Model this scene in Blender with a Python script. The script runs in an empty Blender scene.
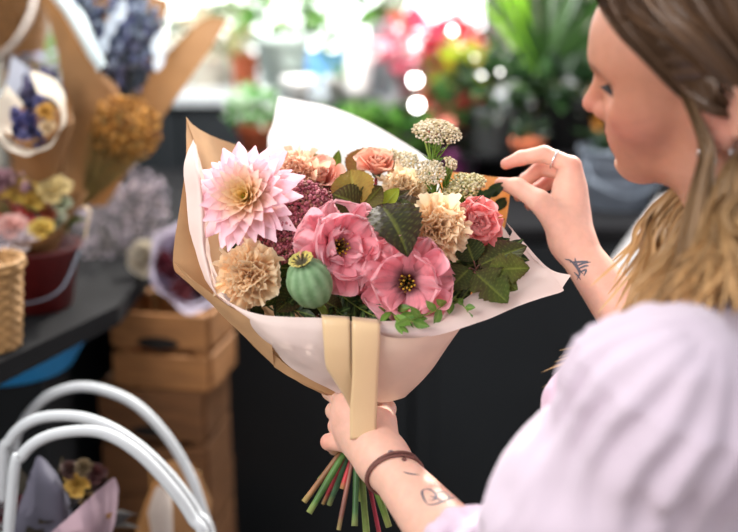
import bpy, bmesh, math, random
import numpy as np
from mathutils import Vector, Matrix, Euler
from mathutils.bvhtree import BVHTree
rng = np.random.default_rng(7)
random.seed(7)
scene = bpy.context.scene
COL = scene.collection
PI = math.pi
# ------------------------------------------------------------------ camera
CAM_Z = 1.56
PITCH = math.radians(15)
FPX = 50 / 36 * 738
CP, SP = math.cos(PITCH), math.sin(PITCH)
RX = np.array([1.0, 0, 0]); RD = np.array([0, -SP, -CP]); RF = np.array([0, CP, -SP])  # right, down, forward
CAM = np.array([0, 0, CAM_Z])


def cw(v):
    """direction in the camera's axes (right, down, forward) -> world"""
    v = np.asarray(v, float)
    return v[..., 0:1] * RX + v[..., 1:2] * RD + v[..., 2:3] * RF


def cp(v):
    """point in the camera's axes -> world"""
    return CAM + cw(v)


def P(px, py, d):
    return cp(np.array([(px - 369) / FPX * d, (py - 266) / FPX * d, d]))


def PZ(px, py, z):
    """the point of the horizontal plane at height z that the survey sight line (px, py) meets"""
    r = cw(np.array([(px - 369) / FPX, (py - 266) / FPX, 1.0]))
    return CAM + r * ((z - CAM_Z) / r[2])


def PY(px, py, y):
    r = cw(np.array([(px - 369) / FPX, (py - 266) / FPX, 1.0]))
    return CAM + r * (y / r[1])


def unit(v):
    v = np.asarray(v, float)
    return v / np.maximum(np.linalg.norm(v, axis=-1, keepdims=True), 1e-12)


cam_data = bpy.data.cameras.new('camera')
cam = bpy.data.objects.new('camera', cam_data)
COL.objects.link(cam)
cam.location = CAM
cam.rotation_euler = (math.radians(90) - PITCH, 0, 0)
cam_data.lens = 50
cam_data.sensor_width = 36
cam_data.clip_start = 0.02
cam_data.dof.use_dof = True
cam_data.dof.focus_distance = 1.075
cam_data.dof.aperture_fstop = 1.9
scene.camera = cam


# ------------------------------------------------------------------ objects
def link(o, parent=None):
    COL.objects.link(o)
    if parent is not None:
        o.parent = parent
    return o


def tag(o, label=None, cat=None, group=None, kind=None):
    if label: o['label'] = label
    if cat: o['category'] = cat
    if group: o['group'] = group
    if kind: o['kind'] = kind
    return o


def thing(name, label, cat, loc=(0, 0, 0), group=None):
    o = bpy.data.objects.new(name, None)
    o.empty_display_size = 0.03
    o.location = Vector([float(c) for c in loc])
    link(o)
    return tag(o, label, cat, group)


class MB:
    """collects quads/triangles with a colour per vertex and builds ONE mesh object"""
    def __init__(s):
        s.v = []; s.f = []; s.c = []; s.n = 0

    def add(s, v, f, c=(1, 1, 1)):
        v = np.asarray(v, float).reshape(-1, 3)
        c = np.asarray(c, float)
        if c.ndim == 1: c = np.tile(c[:3], (len(v), 1))
        s.v.append(v); s.c.append(c[:, :3])
        off = s.n
        if isinstance(f, np.ndarray):
            s.f.extend((f + off).tolist())
        else:
            s.f.extend([[i + off for i in q] for q in f])
        s.n += len(v)
        return s

    def grid(s, V, c=(1, 1, 1), wrap=False):
        """V (n, m, 3)"""
        n, m = V.shape[:2]
        c = np.asarray(c, float)
        if c.ndim == 3: c = c.reshape(-1, c.shape[-1])
        i = np.arange(n * m).reshape(n, m)
        if wrap:
            j = np.concatenate([i, i[:, :1]], 1)
        else:
            j = i
        f = np.stack([j[:-1, :-1], j[:-1, 1:], j[1:, 1:], j[1:, :-1]], -1).reshape(-1, 4)
        return s.add(V.reshape(-1, 3), f, c)

    def tube(s, pts, r, c=(1, 1, 1), n=8, cap=True):
        pts = np.asarray(pts, float)
        k = len(pts)
        r = np.broadcast_to(np.asarray(r, float), (k,))
        t = unit(np.gradient(pts, axis=0))
        a = np.array([0, 0, 1.0]) if abs(t[0, 2]) < .9 else np.array([1.0, 0, 0])
        e1 = unit(np.cross(t[0], a)); E1 = [e1]
        for q in range(1, k):
            e = E1[-1] - t[q] * np.dot(E1[-1], t[q]); E1.append(unit(e))
        E1 = np.array(E1); E2 = np.cross(t, E1)
        th = np.arange(n) / n * 2 * PI
        V = pts[:, None] + r[:, None, None] * (E1[:, None] * np.cos(th)[None, :, None] + E2[:, None] * np.sin(th)[None, :, None])
        cc = np.asarray(c, float)
        if cc.ndim == 2: cc = np.repeat(cc[:, None, :], n, 1)
        off = s.n
        s.grid(V, cc, wrap=True)
        if cap:
            s.f.append([off + q for q in range(n)][::-1]); s.f.append([off + (k - 1) * n + q for q in range(n)])
        return s

    def lathe(s, prof, origin=(0, 0, 0), c=(1, 1, 1), n=32, axis=None, rad=None):
        """prof [(r, z)]; axis: 3x3 rows (ex, ey, ez)"""
        prof = np.asarray(prof, float)
        th = np.arange(n) / n * 2 * PI
        rr = prof[:, 0:1] * (np.ones(n)[None] if rad is None else rad(th, prof[:, 1:2]))
        V = np.stack([rr * np.cos(th), rr * np.sin(th), np.repeat(prof[:, 1:2], n, 1)], -1)
        if axis is not None: V = V @ np.asarray(axis)
        V = V + np.asarray(origin, float)
        cc = np.asarray(c, float)
        if cc.ndim == 2: cc = np.repeat(cc[:, None, :], n, 1)
        return s.grid(V, cc, wrap=True)

    def box(s, x0, x1, y0, y1, z0, z1, c=(1, 1, 1), M=None, bev=0.0):
        bm = bmesh.new()
        bmesh.ops.create_cube(bm, size=1)
        for v in bm.verts:
            v.co = Vector((x0 + (v.co.x + .5) * (x1 - x0), y0 + (v.co.y + .5) * (y1 - y0), z0 + (v.co.z + .5) * (z1 - z0)))
        if bev > 0:
            bmesh.ops.bevel(bm, geom=list(bm.edges), offset=bev, segments=2, affect='EDGES', profile=.5)
        bm.verts.index_update()
        V = np.array([v.co for v in bm.verts]); F = [[v.index for v in f.verts] for f in bm.faces]
        bm.free()
        if M is not None: V = V @ np.asarray(M)[:3, :3].T + np.asarray(M)[:3, 3]
        return s.add(V, F, c)

    def build(s, name, mat, parent=None, smooth=True, loc=None, at=None):
        """verts are world coordinates; under a parent they are made local to it"""
        V = np.concatenate(s.v) if s.v else np.zeros((0, 3))
        Cc = np.concatenate(s.c) if s.c else np.zeros((0, 3))
        org = np.zeros(3)
        if parent is not None:
            org = np.array(wloc(parent))
        elif at is not None:
            org = np.array(at, float)
        pl = org
        if parent is not None and loc is not None:
            pl = np.array(loc, float)
        me = bpy.data.meshes.new(name)
        me.from_pydata((V - pl).tolist(), [], s.f)
        a = me.color_attributes.new('Col', 'FLOAT_COLOR', 'POINT')
        a.data.foreach_set('color', np.concatenate([Cc, np.ones((len(Cc), 1))], 1).astype(np.float32).ravel())
        if smooth: me.polygons.foreach_set('use_smooth', [True] * len(me.polygons))
        me.update()
        o = bpy.data.objects.new(name, me)
        if isinstance(mat, (list, tuple)):
            for m in mat: me.materials.append(m)
        elif mat is not None:
            me.materials.append(mat)
        link(o, parent)
        o.location = Vector((pl - (org if parent is not None else 0)).tolist())
        return o


def wloc(o):
    v = Vector((0, 0, 0))
    while o is not None:
        v += o.location; o = o.parent
    return v


def noise3(p, seed=0, freq=1.0):
    """cheap smooth value noise from sines, vectorised: -1..1"""
    r = np.random.default_rng(seed)
    p = np.asarray(p, float) * freq
    out = 0
    for k in range(5):
        w = r.normal(size=3) * (1 + .6 * k); w2 = r.normal(size=3) * (1 + .6 * k)
        out = out + np.sin(p @ w + r.uniform(0, 6.28) + 1.3 * np.sin(p @ w2 + r.uniform(0, 6.28))) / (1 + .5 * k)
    return out / 2.6


def catmull(pts, n):
    """pts (k, ...) -> n samples along a Catmull-Rom curve"""
    pts = np.asarray(pts, float); k = len(pts)
    ext = np.concatenate([2 * pts[:1] - pts[1:2], pts, 2 * pts[-1:] - pts[-2:-1]])
    t = np.linspace(0, k - 1, n); i = np.minimum(t.astype(int), k - 2); u = t - i
    u = u.reshape((-1,) + (1,) * (pts.ndim - 1))
    p0, p1, p2, p3 = ext[i], ext[i + 1], ext[i + 2], ext[i + 3]
    return .5 * (2 * p1 + (p2 - p0) * u + (2 * p0 - 5 * p1 + 4 * p2 - p3) * u ** 2 + (3 * p1 - p0 - 3 * p2 + p3) * u ** 3)


def lerp(a, b, t):
    t = np.asarray(t, float)[..., None]
    return np.asarray(a, float) * (1 - t) + np.asarray(b, float) * t


def frame(z, up=(0, 0, 1)):
    """rows ex, ey, ez with ez along z"""
    z = unit(z); up = np.asarray(up, float)
    if abs(np.dot(z, unit(up))) > .97: up = np.array([0, 1.0, 0])
    x = unit(np.cross(up, z)); y = np.cross(z, x)
    return np.array([x, y, z])


# ------------------------------------------------------------------ materials
def srgb(r, g, b):
    f = lambda c: (c / 255 / 12.92) if c / 255 <= .04045 else ((c / 255 + .055) / 1.055) ** 2.4
    return np.array([f(r), f(g), f(b)])


MATS = {}


def mat(name, color=(.8, .8, .8), rough=.6, vcol=False, var=.12, nscale=60, bump=0.0, bscale=200, transl=0.0, tcol=None,
        metal=0.0, spec=.5, sheen=0.0, sss=0.0, sssr=(.01, .004, .002), coat=0.0, alpha=None, stretch=None, emit=0.0, glass=0.0, coord='Object'):
    if name in MATS: return MATS[name]
    m = bpy.data.materials.new(name); m.use_nodes = True
    nt = m.node_tree; N = nt.nodes; L = nt.links
    for n in list(N): N.remove(n)
    out = N.new('ShaderNodeOutputMaterial')
    b = N.new('ShaderNodeBsdfPrincipled')
    b.inputs['Roughness'].default_value = rough; b.inputs['Metallic'].default_value = metal
    b.inputs['Specular IOR Level'].default_value = spec
    tc = N.new('ShaderNodeTexCoord'); mp = N.new('ShaderNodeMapping')
    L.new(tc.outputs[coord], mp.inputs['Vector'])
    if stretch: mp.inputs['Scale'].default_value = stretch
    nz = N.new('ShaderNodeTexNoise'); nz.inputs['Scale'].default_value = nscale; nz.inputs['Detail'].default_value = 4
    L.new(mp.outputs['Vector'], nz.inputs['Vector'])
    mr = N.new('ShaderNodeMapRange'); mr.inputs['From Min'].default_value = .3; mr.inputs['From Max'].default_value = .7
    mr.inputs['To Min'].default_value = 1 - var; mr.inputs['To Max'].default_value = 1 + var
    L.new(nz.outputs['Fac'], mr.inputs['Value'])
    mx = N.new('ShaderNodeVectorMath'); mx.operation = 'SCALE'
    if vcol:
        at = N.new('ShaderNodeAttribute'); at.attribute_name = 'Col'
        mm = N.new('ShaderNodeVectorMath'); mm.operation = 'MULTIPLY'
        L.new(at.outputs['Color'], mm.inputs[0]); mm.inputs[1].default_value = tuple(float(c) for c in color[:3])
        L.new(mm.outputs[0], mx.inputs[0])
    else:
        mx.inputs[0].default_value = tuple(float(c) for c in color[:3])
    L.new(mr.outputs['Result'], mx.inputs['Scale'])
    L.new(mx.outputs[0], b.inputs['Base Color'])
    if sheen: b.inputs['Sheen Weight'].default_value = sheen
    if coat: b.inputs['Coat Weight'].default_value = coat
    if sss:
        b.inputs['Subsurface Weight'].default_value = sss; b.inputs['Subsurface Radius'].default_value = sssr
        b.inputs['Subsurface Scale'].default_value = 1.0
    if glass: b.inputs['Transmission Weight'].default_value = glass
    if emit:
        L.new(mx.outputs[0], b.inputs['Emission Color']); b.inputs['Emission Strength'].default_value = emit
    if bump:
        bz = N.new('ShaderNodeTexNoise'); bz.inputs['Scale'].default_value = bscale; bz.inputs['Detail'].default_value = 5
        L.new(mp.outputs['Vector'], bz.inputs['Vector'])
        bp = N.new('ShaderNodeBump'); bp.inputs['Strength'].default_value = bump; bp.inputs['Distance'].default_value = .002
        L.new(bz.outputs['Fac'], bp.inputs['Height']); L.new(bp.outputs['Normal'], b.inputs['Normal'])
    sh = b.outputs['BSDF']
    if transl:
        t = N.new('ShaderNodeBsdfTranslucent')
        if tcol is None:
            L.new(mx.outputs[0], t.inputs['Color'])
        else:
            t.inputs['Color'].default_value = tuple(float(c) for c in tcol) + (1,)
        ms = N.new('ShaderNodeMixShader'); ms.inputs['Fac'].default_value = transl
        L.new(sh, ms.inputs[1]); L.new(t.outputs[0], ms.inputs[2]); sh = ms.outputs[0]
    L.new(sh, out.inputs['Surface'])
    MATS[name] = m
    return m
# ================================================================== BOUQUET
BIND = P(357, 430, 1.115)
TO_CAM = cw(np.array([0, 0, -1.0]))


def petal(L, W, a0, a1, nu=9, nv=7, prof=None, cup=.2, ruf=0.0, rf=3.0, ph=0.0, tipcurl=0.0, notch=0.0, sag=0.0):
    """one petal in its flower's frame: axis +z, leaning out along +y. angles from the axis in radians"""
    t = np.linspace(0, 1, nu); s = np.linspace(-1, 1, nv)
    ang = a0 + (a1 - a0) * t + tipcurl * np.clip(t - .6, 0, 1) ** 2 * 6
    dl = L / (nu - 1)
    am = (ang[1:] + ang[:-1]) / 2
    r = np.concatenate([[0], np.cumsum(np.sin(am) * dl)]); z = np.concatenate([[0], np.cumsum(np.cos(am) * dl)])
    w = (prof(t) if prof else np.sin(PI * np.clip(t * .93 + .05, 0, 1)) ** .8) * W
    S, T = np.meshgrid(s, t)
    off = cup * w[:, None] * S ** 2 + ruf * T ** 1.5 * np.sin(rf * PI * S + ph) + sag * T * S
    shrink = 1 - notch * np.abs(np.sin(rf * 1.7 * PI * S + ph)) * (T > .99)
    nr = -np.cos(ang)[:, None]; nz = np.sin(ang)[:, None]
    edge = -.10 * L * (S ** 2) * T ** 3 * np.clip(w[:, None] / (.35 * W), 0, 1)          # round the tip
    Rr = r[:, None] + nr * off + np.sin(ang)[:, None] * edge
    Zz = z[:, None] + nz * off + np.cos(ang)[:, None] * edge
    Xx = S * w[:, None] * shrink
    return np.stack([Xx, Rr, Zz], -1), T, S


def put(V, phi, r0, z0):
    c, s = math.cos(phi), math.sin(phi)
    x, y, z = V[..., 0], V[..., 1] + r0, V[..., 2] + z0
    return np.stack([x * c - y * s, x * s + y * c, z], -1)


def petals_mesh(specs, C, A, up=(0, 0, 1), spin=0.0):
    """specs: list of (V, col, phi, r0, z0) -> MB in world"""
    M = frame(A, up)
    mb = MB()
    for V, col, phi, r0, z0 in specs:
        mb.grid(put(V, phi + spin, r0, z0) @ M + C, col)
    return mb


M_PETAL = mat('petal', (1, 1, 1), .55, vcol=True, var=.06, nscale=90, bump=.12, bscale=260, transl=.34, spec=.3, sheen=.15)
M_PETALTHIN = mat('petal_thin', (1, 1, 1), .5, vcol=True, var=.08, nscale=120, bump=.15, bscale=300, transl=.48, spec=.3, sheen=.1)
M_STEM = mat('stem', (1, 1, 1), .45, vcol=True, var=.25, nscale=45, bump=.1, bscale=150, spec=.4)
M_FLORET = mat('floret', (1, 1, 1), .7, vcol=True, var=.18, nscale=220, transl=.15, spec=.25)
M_LEAF = mat('leaf', (1, 1, 1), .52, vcol=True, var=.16, nscale=70, bump=.25, bscale=120, transl=.26, spec=.13)
M_SOFTLEAF = mat('soft_leaf', (1, 1, 1), .5, vcol=True, var=.15, nscale=70, transl=.3, spec=.4)
M_POD = mat('seed_pod', (1, 1, 1), .6, vcol=True, var=.14, nscale=160, bump=.2, bscale=240, spec=.35)

STEM_ENDS = [(319, 480, 1.12), (304, 502, 1.10), (309, 513, 1.085), (329, 505, 1.13), (342, 489, 1.10), (323, 504, 1.14), (338.5, 530, 1.09), (354.6, 526, 1.085), (361, 501, 1.12), (367.5, 545, 1.10), (381.5, 545, 1.12), (389, 527, 1.10)]
STEM_COL = [srgb(88, 128, 52), srgb(150, 105, 70), srgb(80, 120, 56), srgb(70, 108, 74), srgb(176, 52, 58), srgb(150, 40, 50), srgb(140, 92, 80), srgb(66, 104, 58), srgb(128, 150, 60), srgb(106, 124, 62), srgb(168, 50, 70), srgb(104, 130, 52)]
STEM_R = [.0026, .0032, .0036, .003, .0027, .0022, .0026, .0034, .0026, .0038, .0024, .0038]
stem_i = [0]


def stem_for(root, base, dirn, slot=None, r=.0026, col=None):
    """a stem from the flower's base through the hand; slot picks one of the cut ends that show below it"""
    dirn = unit(dirn)
    k = stem_i[0]; stem_i[0] += 1
    a = k * 2.4
    q = BIND + cw(np.array([math.cos(a) * .011, 0, math.sin(a) * .009 + .003]))
    if slot is not None:
        ex, ey, ed = STEM_ENDS[slot]; end = P(ex, ey, ed); r = STEM_R[slot]; c = STEM_COL[slot]
        q = BIND + unit(end - BIND - cw(np.array([0, .09, 0]))) * -.006 + cw(np.array([(ex - 350) * .00012, 0, (ed - 1.105) * .35]))
    else:
        c = col if col is not None else srgb(84, 116, 56)
        end = BIND + (q - BIND) * 1.0 + cw(np.array([math.cos(a + 2) * .006, .030, .004 + .006 * math.sin(a)]))
    D = np.linalg.norm(base - q)
    inn = BIND + cw(np.array([(k % 5 - 2) * .004, -.085, .012 + .003 * (k % 3)]))
    top = catmull([base, base * .66 + inn * .34 + cw(np.array([0, .004, .010])), inn, q], 16)
    low = np.linspace(q, end, 8)[1:]
    pts = np.concatenate([top, low])
    h = np.linspace(0, 1, len(pts))
    cols = np.tile(c, (len(pts), 1)) * (1 + .25 * np.sin(h * 19 + k))[:, None]
    cols[-1] = cols[-1] * .5 + srgb(190, 190, 120) * .5
    rr = np.full(len(pts), r) * (1 + .08 * np.sin(h * 31 + k))
    return MB().tube(pts, rr, cols, n=8).build('stem', M_STEM, root)


GB = 'flowers of the hand-tied bouquet'


# ---- dahlia
def make_dahlia():
    C = P(249, 199, 1.077); A = unit(cw(np.array([-.22, -.16, -.96])))
    root = thing('dahlia', 'large pale pink dahlia with a yellow heart at the left of the bouquet', 'flower', C - A * .02, GB)
    specs = []; n = 100
    for i in range(n):
        q = i / (n - 1)
        L = .011 + .0455 * q ** .66 * (1 + .09 * math.sin(i * 2.1))
        W = L * (.175 + .05 * (1 - q)) * (1 + .12 * math.sin(i * 1.3))
        a = math.radians(8 + 88 * q ** .75) + .10 * math.sin(i * 1.7)
        V, T, S = petal(L, W, a * .72, a * 1.08, 10, 7, prof=lambda t: np.sin(PI * np.clip(.12 + t * .85, 0, 1)) ** .6 * (.70 + .45 * t), cup=.42, tipcurl=-.25 * (1 - q) + .12 * math.sin(i * 3.1))
        tip = lerp(srgb(244, 205, 120), srgb(247, 192, 208), np.clip(q * 2.6, 0, 1)) if False else None
        mix = np.clip(q * 1.7 - .05, 0, 1)
        base = (1 - mix) * srgb(240, 206, 96) + mix * srgb(254, 224, 176)
        tipc = (1 - mix) * srgb(252, 224, 160) + mix * srgb(252, 214, 226)
        rim = srgb(246, 198, 214)
        c = lerp(base, tipc, np.clip(T * 1.5 - .15, 0, 1))
        c = c * (1 - (.35 * mix * np.abs(S) * T)[..., None]) + rim * (.35 * mix * np.abs(S) * T)[..., None]
        specs.append((V, c, i * 2.39996, .003 + .006 * q, .012 * (1 - q) - .004 * q))
    petals_mesh(specs, C, A).build('petals', M_PETAL, root)
    hb = MB(); M = frame(A)
    for i in range(40):
        rr = .0075 * math.sqrt(i / 40); a = i * 2.4
        p = np.array([rr * math.cos(a), rr * math.sin(a), .012 - rr * .5])
        hb.tube(np.array([p, p + [rr * .12, 0, .006]]) @ M + C, [.0011, .0005], srgb(196, 186, 62) if i % 3 else srgb(226, 160, 60), n=5)
    hb.build('heart', M_FLORET, root)
    hb = MB().lathe([(.0, -.016), (.008, -.013), (.012, -.006), (.010, .0)], C, srgb(96, 120, 60), 14, frame(A)); hb.build('calyx', M_STEM, root)
    stem_for(root, C - A * .015, -A * .6 + cw(np.array([.1, .6, .1])), 2)


make_dahlia()


# ---- lisianthus: wide, ruffled, satin petals in a few whorls
def make_lisianthus(label, C, A, size, openness, col, edge, throat, seed, slot, stamens=True, whorls=None, name='lisianthus'):
    r = np.random.default_rng(seed)
    root = thing(name, label, 'flower', C - A * .02, GB)
    specs = []
    whorls = whorls or [(4, .50, 14, 40), (5, .72, 26, 62), (5, .90, 42, 84), (6, 1.0, 58, 104)]
    for wi, (n, ls, a0, a1) in enumerate(whorls):
        for k in range(n):
            L = size * ls * r.uniform(.92, 1.08); W = L * r.uniform(.62, .80)
            V, T, S = petal(L, W, math.radians(a0 * openness + r.uniform(-6, 6)), math.radians(a1 * openness + r.uniform(-10, 10)), 18, 37,
                            prof=lambda t: np.clip(.16 + 1.0 * t ** .8, 0, 1) * np.sqrt(np.clip(1.02 - t ** 7, .02, 1)),
                            cup=.42 + r.uniform(-.1, .15), ruf=size * .13, rf=r.uniform(1.6, 3.0), ph=r.uniform(0, 6.28), tipcurl=r.uniform(-.05, .3))
            fr_ = T ** 5 * size * .075 * (1 - S ** 8) * np.sin(S * 19 + 3 * noise3(V, seed + k, 120))
            V = V + np.stack([fr_ * .3, fr_ * .6 + size * .012 * noise3(V, seed * 13 + k, 90) * T, fr_ + size * .02 * noise3(V, seed * 31 + k + wi * 7, 110) * T], -1)
            c = lerp(throat, col, np.clip(T * 2.9 - .5, 0, 1))
            c = lerp3(c, edge, np.clip((T - .72) * 2.6, 0, 1) * .75)
            vein = 1 - .10 * (np.sin(S * 26 + T * 2) > .75) * (T < .95)
            specs.append((V, c * vein[..., None], k * 2 * PI / n + wi * .63 + r.uniform(-.15, .15), size * .05, -size * .06 * wi))
    petals_mesh(specs, C, A).build('petals', M_PETALTHIN, root)
    M = frame(A)
    if stamens:
        sb = MB()
        for i in range(16):
            a = i * 2.4; rr = size * (.05 + .15 * math.sqrt(i / 16))
            b = np.array([math.cos(a) * rr * .4, math.sin(a) * rr * .4, size * .02]); e = np.array([math.cos(a) * rr, math.sin(a) * rr, size * .34])
            sb.tube(np.array([b, (b + e) / 2, e * .96]) @ M + C, [.0005, .0005, .0004], srgb(150, 140, 60), n=5)
            sb.tube(np.array([e - [0, 0, .0012], e + [0, 0, .0006], e + [0, 0, .0018]]) @ M + C, [.0006, .0014, .0005], srgb(206, 164, 60) if i % 3 else srgb(120, 82, 30), n=6)
        sb.build('stamens', M_FLORET, root)
    MB().lathe([(.001, -size * .36), (size * .10, -size * .28), (size * .12, -size * .12), (size * .2, size * .02)], C, srgb(98, 122, 66), 12, M).build('calyx', M_STEM, root)
    stem_for(root, C - A * size * .33, -A * .5 + cw(np.array([0, .7, .3])), slot)
    return root


def lerp3(c, e, t):
    return c * (1 - t[..., None]) + np.asarray(e) * t[..., None]


PINK = srgb(254, 174, 186); PINK_E = srgb(255, 224, 228); THROAT = srgb(104, 40, 46)
make_lisianthus('ruffled pink lisianthus with a hidden throat above the green seed pod', P(336, 248, 1.062), unit(cw(np.array([.40, -.06, -.92]))), .047, .92, PINK, PINK_E, srgb(96, 34, 44), 3, 7,
                whorls=[(3, .62, 24, 50), (4, .92, 34, 72), (5, 1.10, 54, 98)])
make_lisianthus('wide open pink lisianthus with yellow stamens at the lower centre of the bouquet', P(408, 282, 1.058), unit(cw(np.array([-.12, .06, -1.0]))), .046, 1.0, PINK, srgb(255, 218, 222), THROAT, 5, 9,
                whorls=[(4, .84, 34, 72), (6, 1.04, 54, 98)])
make_lisianthus('coral pink frilled flower in front of the orange lit paper corner', P(473, 226, 1.098), unit(cw(np.array([.30, -.15, -.9]))), .031, .95, srgb(252, 160, 160), srgb(255, 206, 202), srgb(238, 128, 126), 8, 4, stamens=False,
                whorls=[(4, .5, 6, 26), (5, .72, 14, 46), (6, .92, 26, 70), (6, 1.0, 46, 96)], name='spray_rose')
make_lisianthus('small dusky pink bloom tucked under the open lisianthus', P(372, 294, 1.085), unit(cw(np.array([-.2, .3, -.9]))), .024, .9, srgb(196, 92, 104), srgb(220, 130, 140), srgb(120, 46, 54), 9, None, stamens=False,
                whorls=[(4, .6, 10, 40), (5, .9, 26, 74)])


# ---- roses: cupped petals wound in a spiral
def make_rose(label, C, A, size, col, edge, seed, slot):
    r = np.random.default_rng(seed)
    root = thing('rose', label, 'flower', C - A * .02, GB)
    specs = []; n = 17
    for i in range(n):
        q = i / (n - 1)
        L = size * (.72 + .30 * q); W = L * (.36 + .24 * q)
        V, T, S = petal(L, W, math.radians(2 + 44 * q), math.radians(-14 + 98 * q ** 1.3), 12, 13,
                        prof=lambda t: np.clip(.35 + .9 * t, 0, 1) * np.sqrt(np.clip(1.02 - t ** 5, .02, 1)), cup=.75 - .3 * q, ruf=size * .03, rf=2, ph=r.uniform(0, 6), tipcurl=.45 * q)
        c = lerp3(np.broadcast_to(col, T.shape + (3,)), edge, np.clip((T - .5) * 1.5, 0, 1)) * (.84 + .16 * q)
        specs.append((V, c, i * 2.39996 + r.uniform(-.2, .2), size * (.02 + .16 * q), -size * .10 * q))
    petals_mesh(specs, C, A).build('petals', M_PETAL, root)
    MB().lathe([(.001, -size * .34), (size * .16, -size * .24), (size * .24, -size * .05)], C, srgb(92, 118, 58), 12, frame(A)).build('calyx', M_STEM, root)
    stem_for(root, C - A * size * .3, -A * .5 + cw(np.array([0, .7, .3])), slot)


make_rose('salmon rose with a sunlit rim at the back edge of the bouquet', P(377, 171, 1.150), unit(cw(np.array([.05, -.75, -.66]))), .028, srgb(242, 164, 136), srgb(252, 200, 176), 11, 5)
make_rose('salmon rose between the dahlia and the two small olive leaves', P(322, 182, 1.145), unit(cw(np.array([-.1, -.6, -.8]))), .030, srgb(238, 164, 144), srgb(250, 196, 178), 12, 0)


# ---- carnations: many narrow fan petals with toothed edges
def make_carnation(label, C, A, size, col, edge, deep, seed, slot):
    r = np.random.default_rng(seed)
    root = thing('carnation', label, 'flower', C - A * .02, GB)
    specs = []; n = 40
    for i in range(n):
        q = i / (n - 1)
        L = size * (.62 + .36 * q) * r.uniform(.9, 1.08); W = L * r.uniform(.50, .78)
        a = math.radians(4 + 86 * q ** .8)
        V, T, S = petal(L, W, a * .75, a * 1.05 + r.uniform(-.25, .25), 8, 15, prof=lambda t: .14 + .86 * t ** 1.4, cup=r.uniform(-.1, .8), ruf=size * .15, rf=r.uniform(1.6, 3.4), ph=r.uniform(0, 6.28), tipcurl=r.uniform(-.3, .5))
        V[-1, :, 1] += size * .022 * np.where(np.arange(15) % 2, 1, -1); V[-1, :, 2] += size * .02 * np.where(np.arange(15) % 2, 1, -1)
        c = lerp3(lerp3(np.broadcast_to(deep, T.shape + (3,)), col, np.clip(T * 1.6, 0, 1)), edge, np.clip((T - .82) * 4, 0, 1))
        specs.append((V, c * r.uniform(.9, 1.06), i * 2.39996 + r.uniform(-.3, .3), size * .04, -size * .16 * q))
    petals_mesh(specs, C, A).build('petals', M_PETALTHIN, root)
    MB().lathe([(.0015, -size * .75), (size * .2, -size * .6), (size * .24, -size * .25), (size * .3, -size * .05)], C, srgb(120, 140, 90), 12, frame(A)).build('calyx', M_STEM, root)
    stem_for(root, C - A * size * .7, -A * .6 + cw(np.array([0, .7, .2])), slot)


PEACH = srgb(254, 220, 176); PEACH_E = srgb(255, 238, 208); PEACH_D = srgb(248, 186, 134)
make_carnation('peach carnation below the pale pink dahlia by the left paper edge', P(250, 275, 1.058), unit(cw(np.array([-.16, .0, -.98]))), .0345, PEACH, PEACH_E, PEACH_D, 21, 1)
make_carnation('peach carnation right of the dark drooping leaf', P(436, 230, 1.072), unit(cw(np.array([.16, -.02, -.98]))), .037, srgb(252, 220, 178), PEACH_E, srgb(246, 184, 134), 22, 10)
make_carnation('soft peach carnation half hidden behind the dahlia', P(297, 176, 1.135), unit(cw(np.array([-.05, -.55, -.83]))), .032, srgb(246, 196, 164), srgb(252, 220, 196), srgb(236, 166, 134), 23, None)
make_carnation('pale cream carnation behind the olive leaves at the top', P(404, 192, 1.125), unit(cw(np.array([.05, -.5, -.86]))), .030, srgb(244, 216, 174), srgb(252, 236, 208), srgb(236, 186, 136), 24, None)


# ---- flat heads of tiny florets
def floret_cloud(mb, C, A, rad, flat, n, fr, cols, seed, M=None):
    r = np.random.default_rng(seed)
    M = frame(A)
    bm = bmesh.new(); bmesh.ops.create_icosphere(bm, subdivisions=1, radius=1); bm.verts.index_update()
    B = np.array([v.co for v in bm.verts]); F = np.array([[v.index for v in f.verts] for f in bm.faces]); bm.free()
    for i in range(n):
        q = (i + .5) / n; a = i * 2.39996
        rr = math.sqrt(q)
        p = np.array([rr * math.cos(a), rr * math.sin(a), flat * math.sqrt(max(0, 1.06 - q))]) * rad
        p = p + r.normal(size=3) * fr * .45
        s = fr * r.uniform(.7, 1.2)
        b = B * np.array([s, s, s * .9]) @ rotz(r.uniform(0, 6)) + p
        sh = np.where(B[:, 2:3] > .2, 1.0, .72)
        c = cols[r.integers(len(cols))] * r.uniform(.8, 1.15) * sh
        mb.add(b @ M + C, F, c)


def rotz(a):
    c, s = math.cos(a), math.sin(a)
    return np.array([[c, s, 0], [-s, c, 0], [0, 0, 1.0]])


def make_sedum(label, heads, seed, slot, name='sedum_head'):
    cols = [srgb(188, 104, 118), srgb(168, 84, 100), srgb(206, 130, 140), srgb(142, 72, 80), srgb(158, 106, 94)]
    C0 = heads[0][0]
    root = thing(name, label, 'flower', C0, GB)
    mb = MB(); st = MB()
    node = np.mean([h[0] for h in heads], 0) + cw(np.array([0, .03, .035]))
    for k, (C, A, rad) in enumerate(heads):
        floret_cloud(mb, C, A, rad, .62, int(300 * (rad / .024) ** 2), .0021, cols, seed + k)
        for j in range(7):
            a = j * .9
            e = C + (np.array([math.cos(a) * rad * .6, math.sin(a) * rad * .6, 0])) @ frame(A)
            st.tube(catmull([node, node * .5 + (C - A * .02) * .5, e], 6), .0011, srgb(110, 96, 60), n=5)
    mb.build('florets', M_FLORET, root)
    st.build('stalks', M_STEM, root)
    stem_for(root, node, cw(np.array([.1, .9, .2])), slot)


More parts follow.
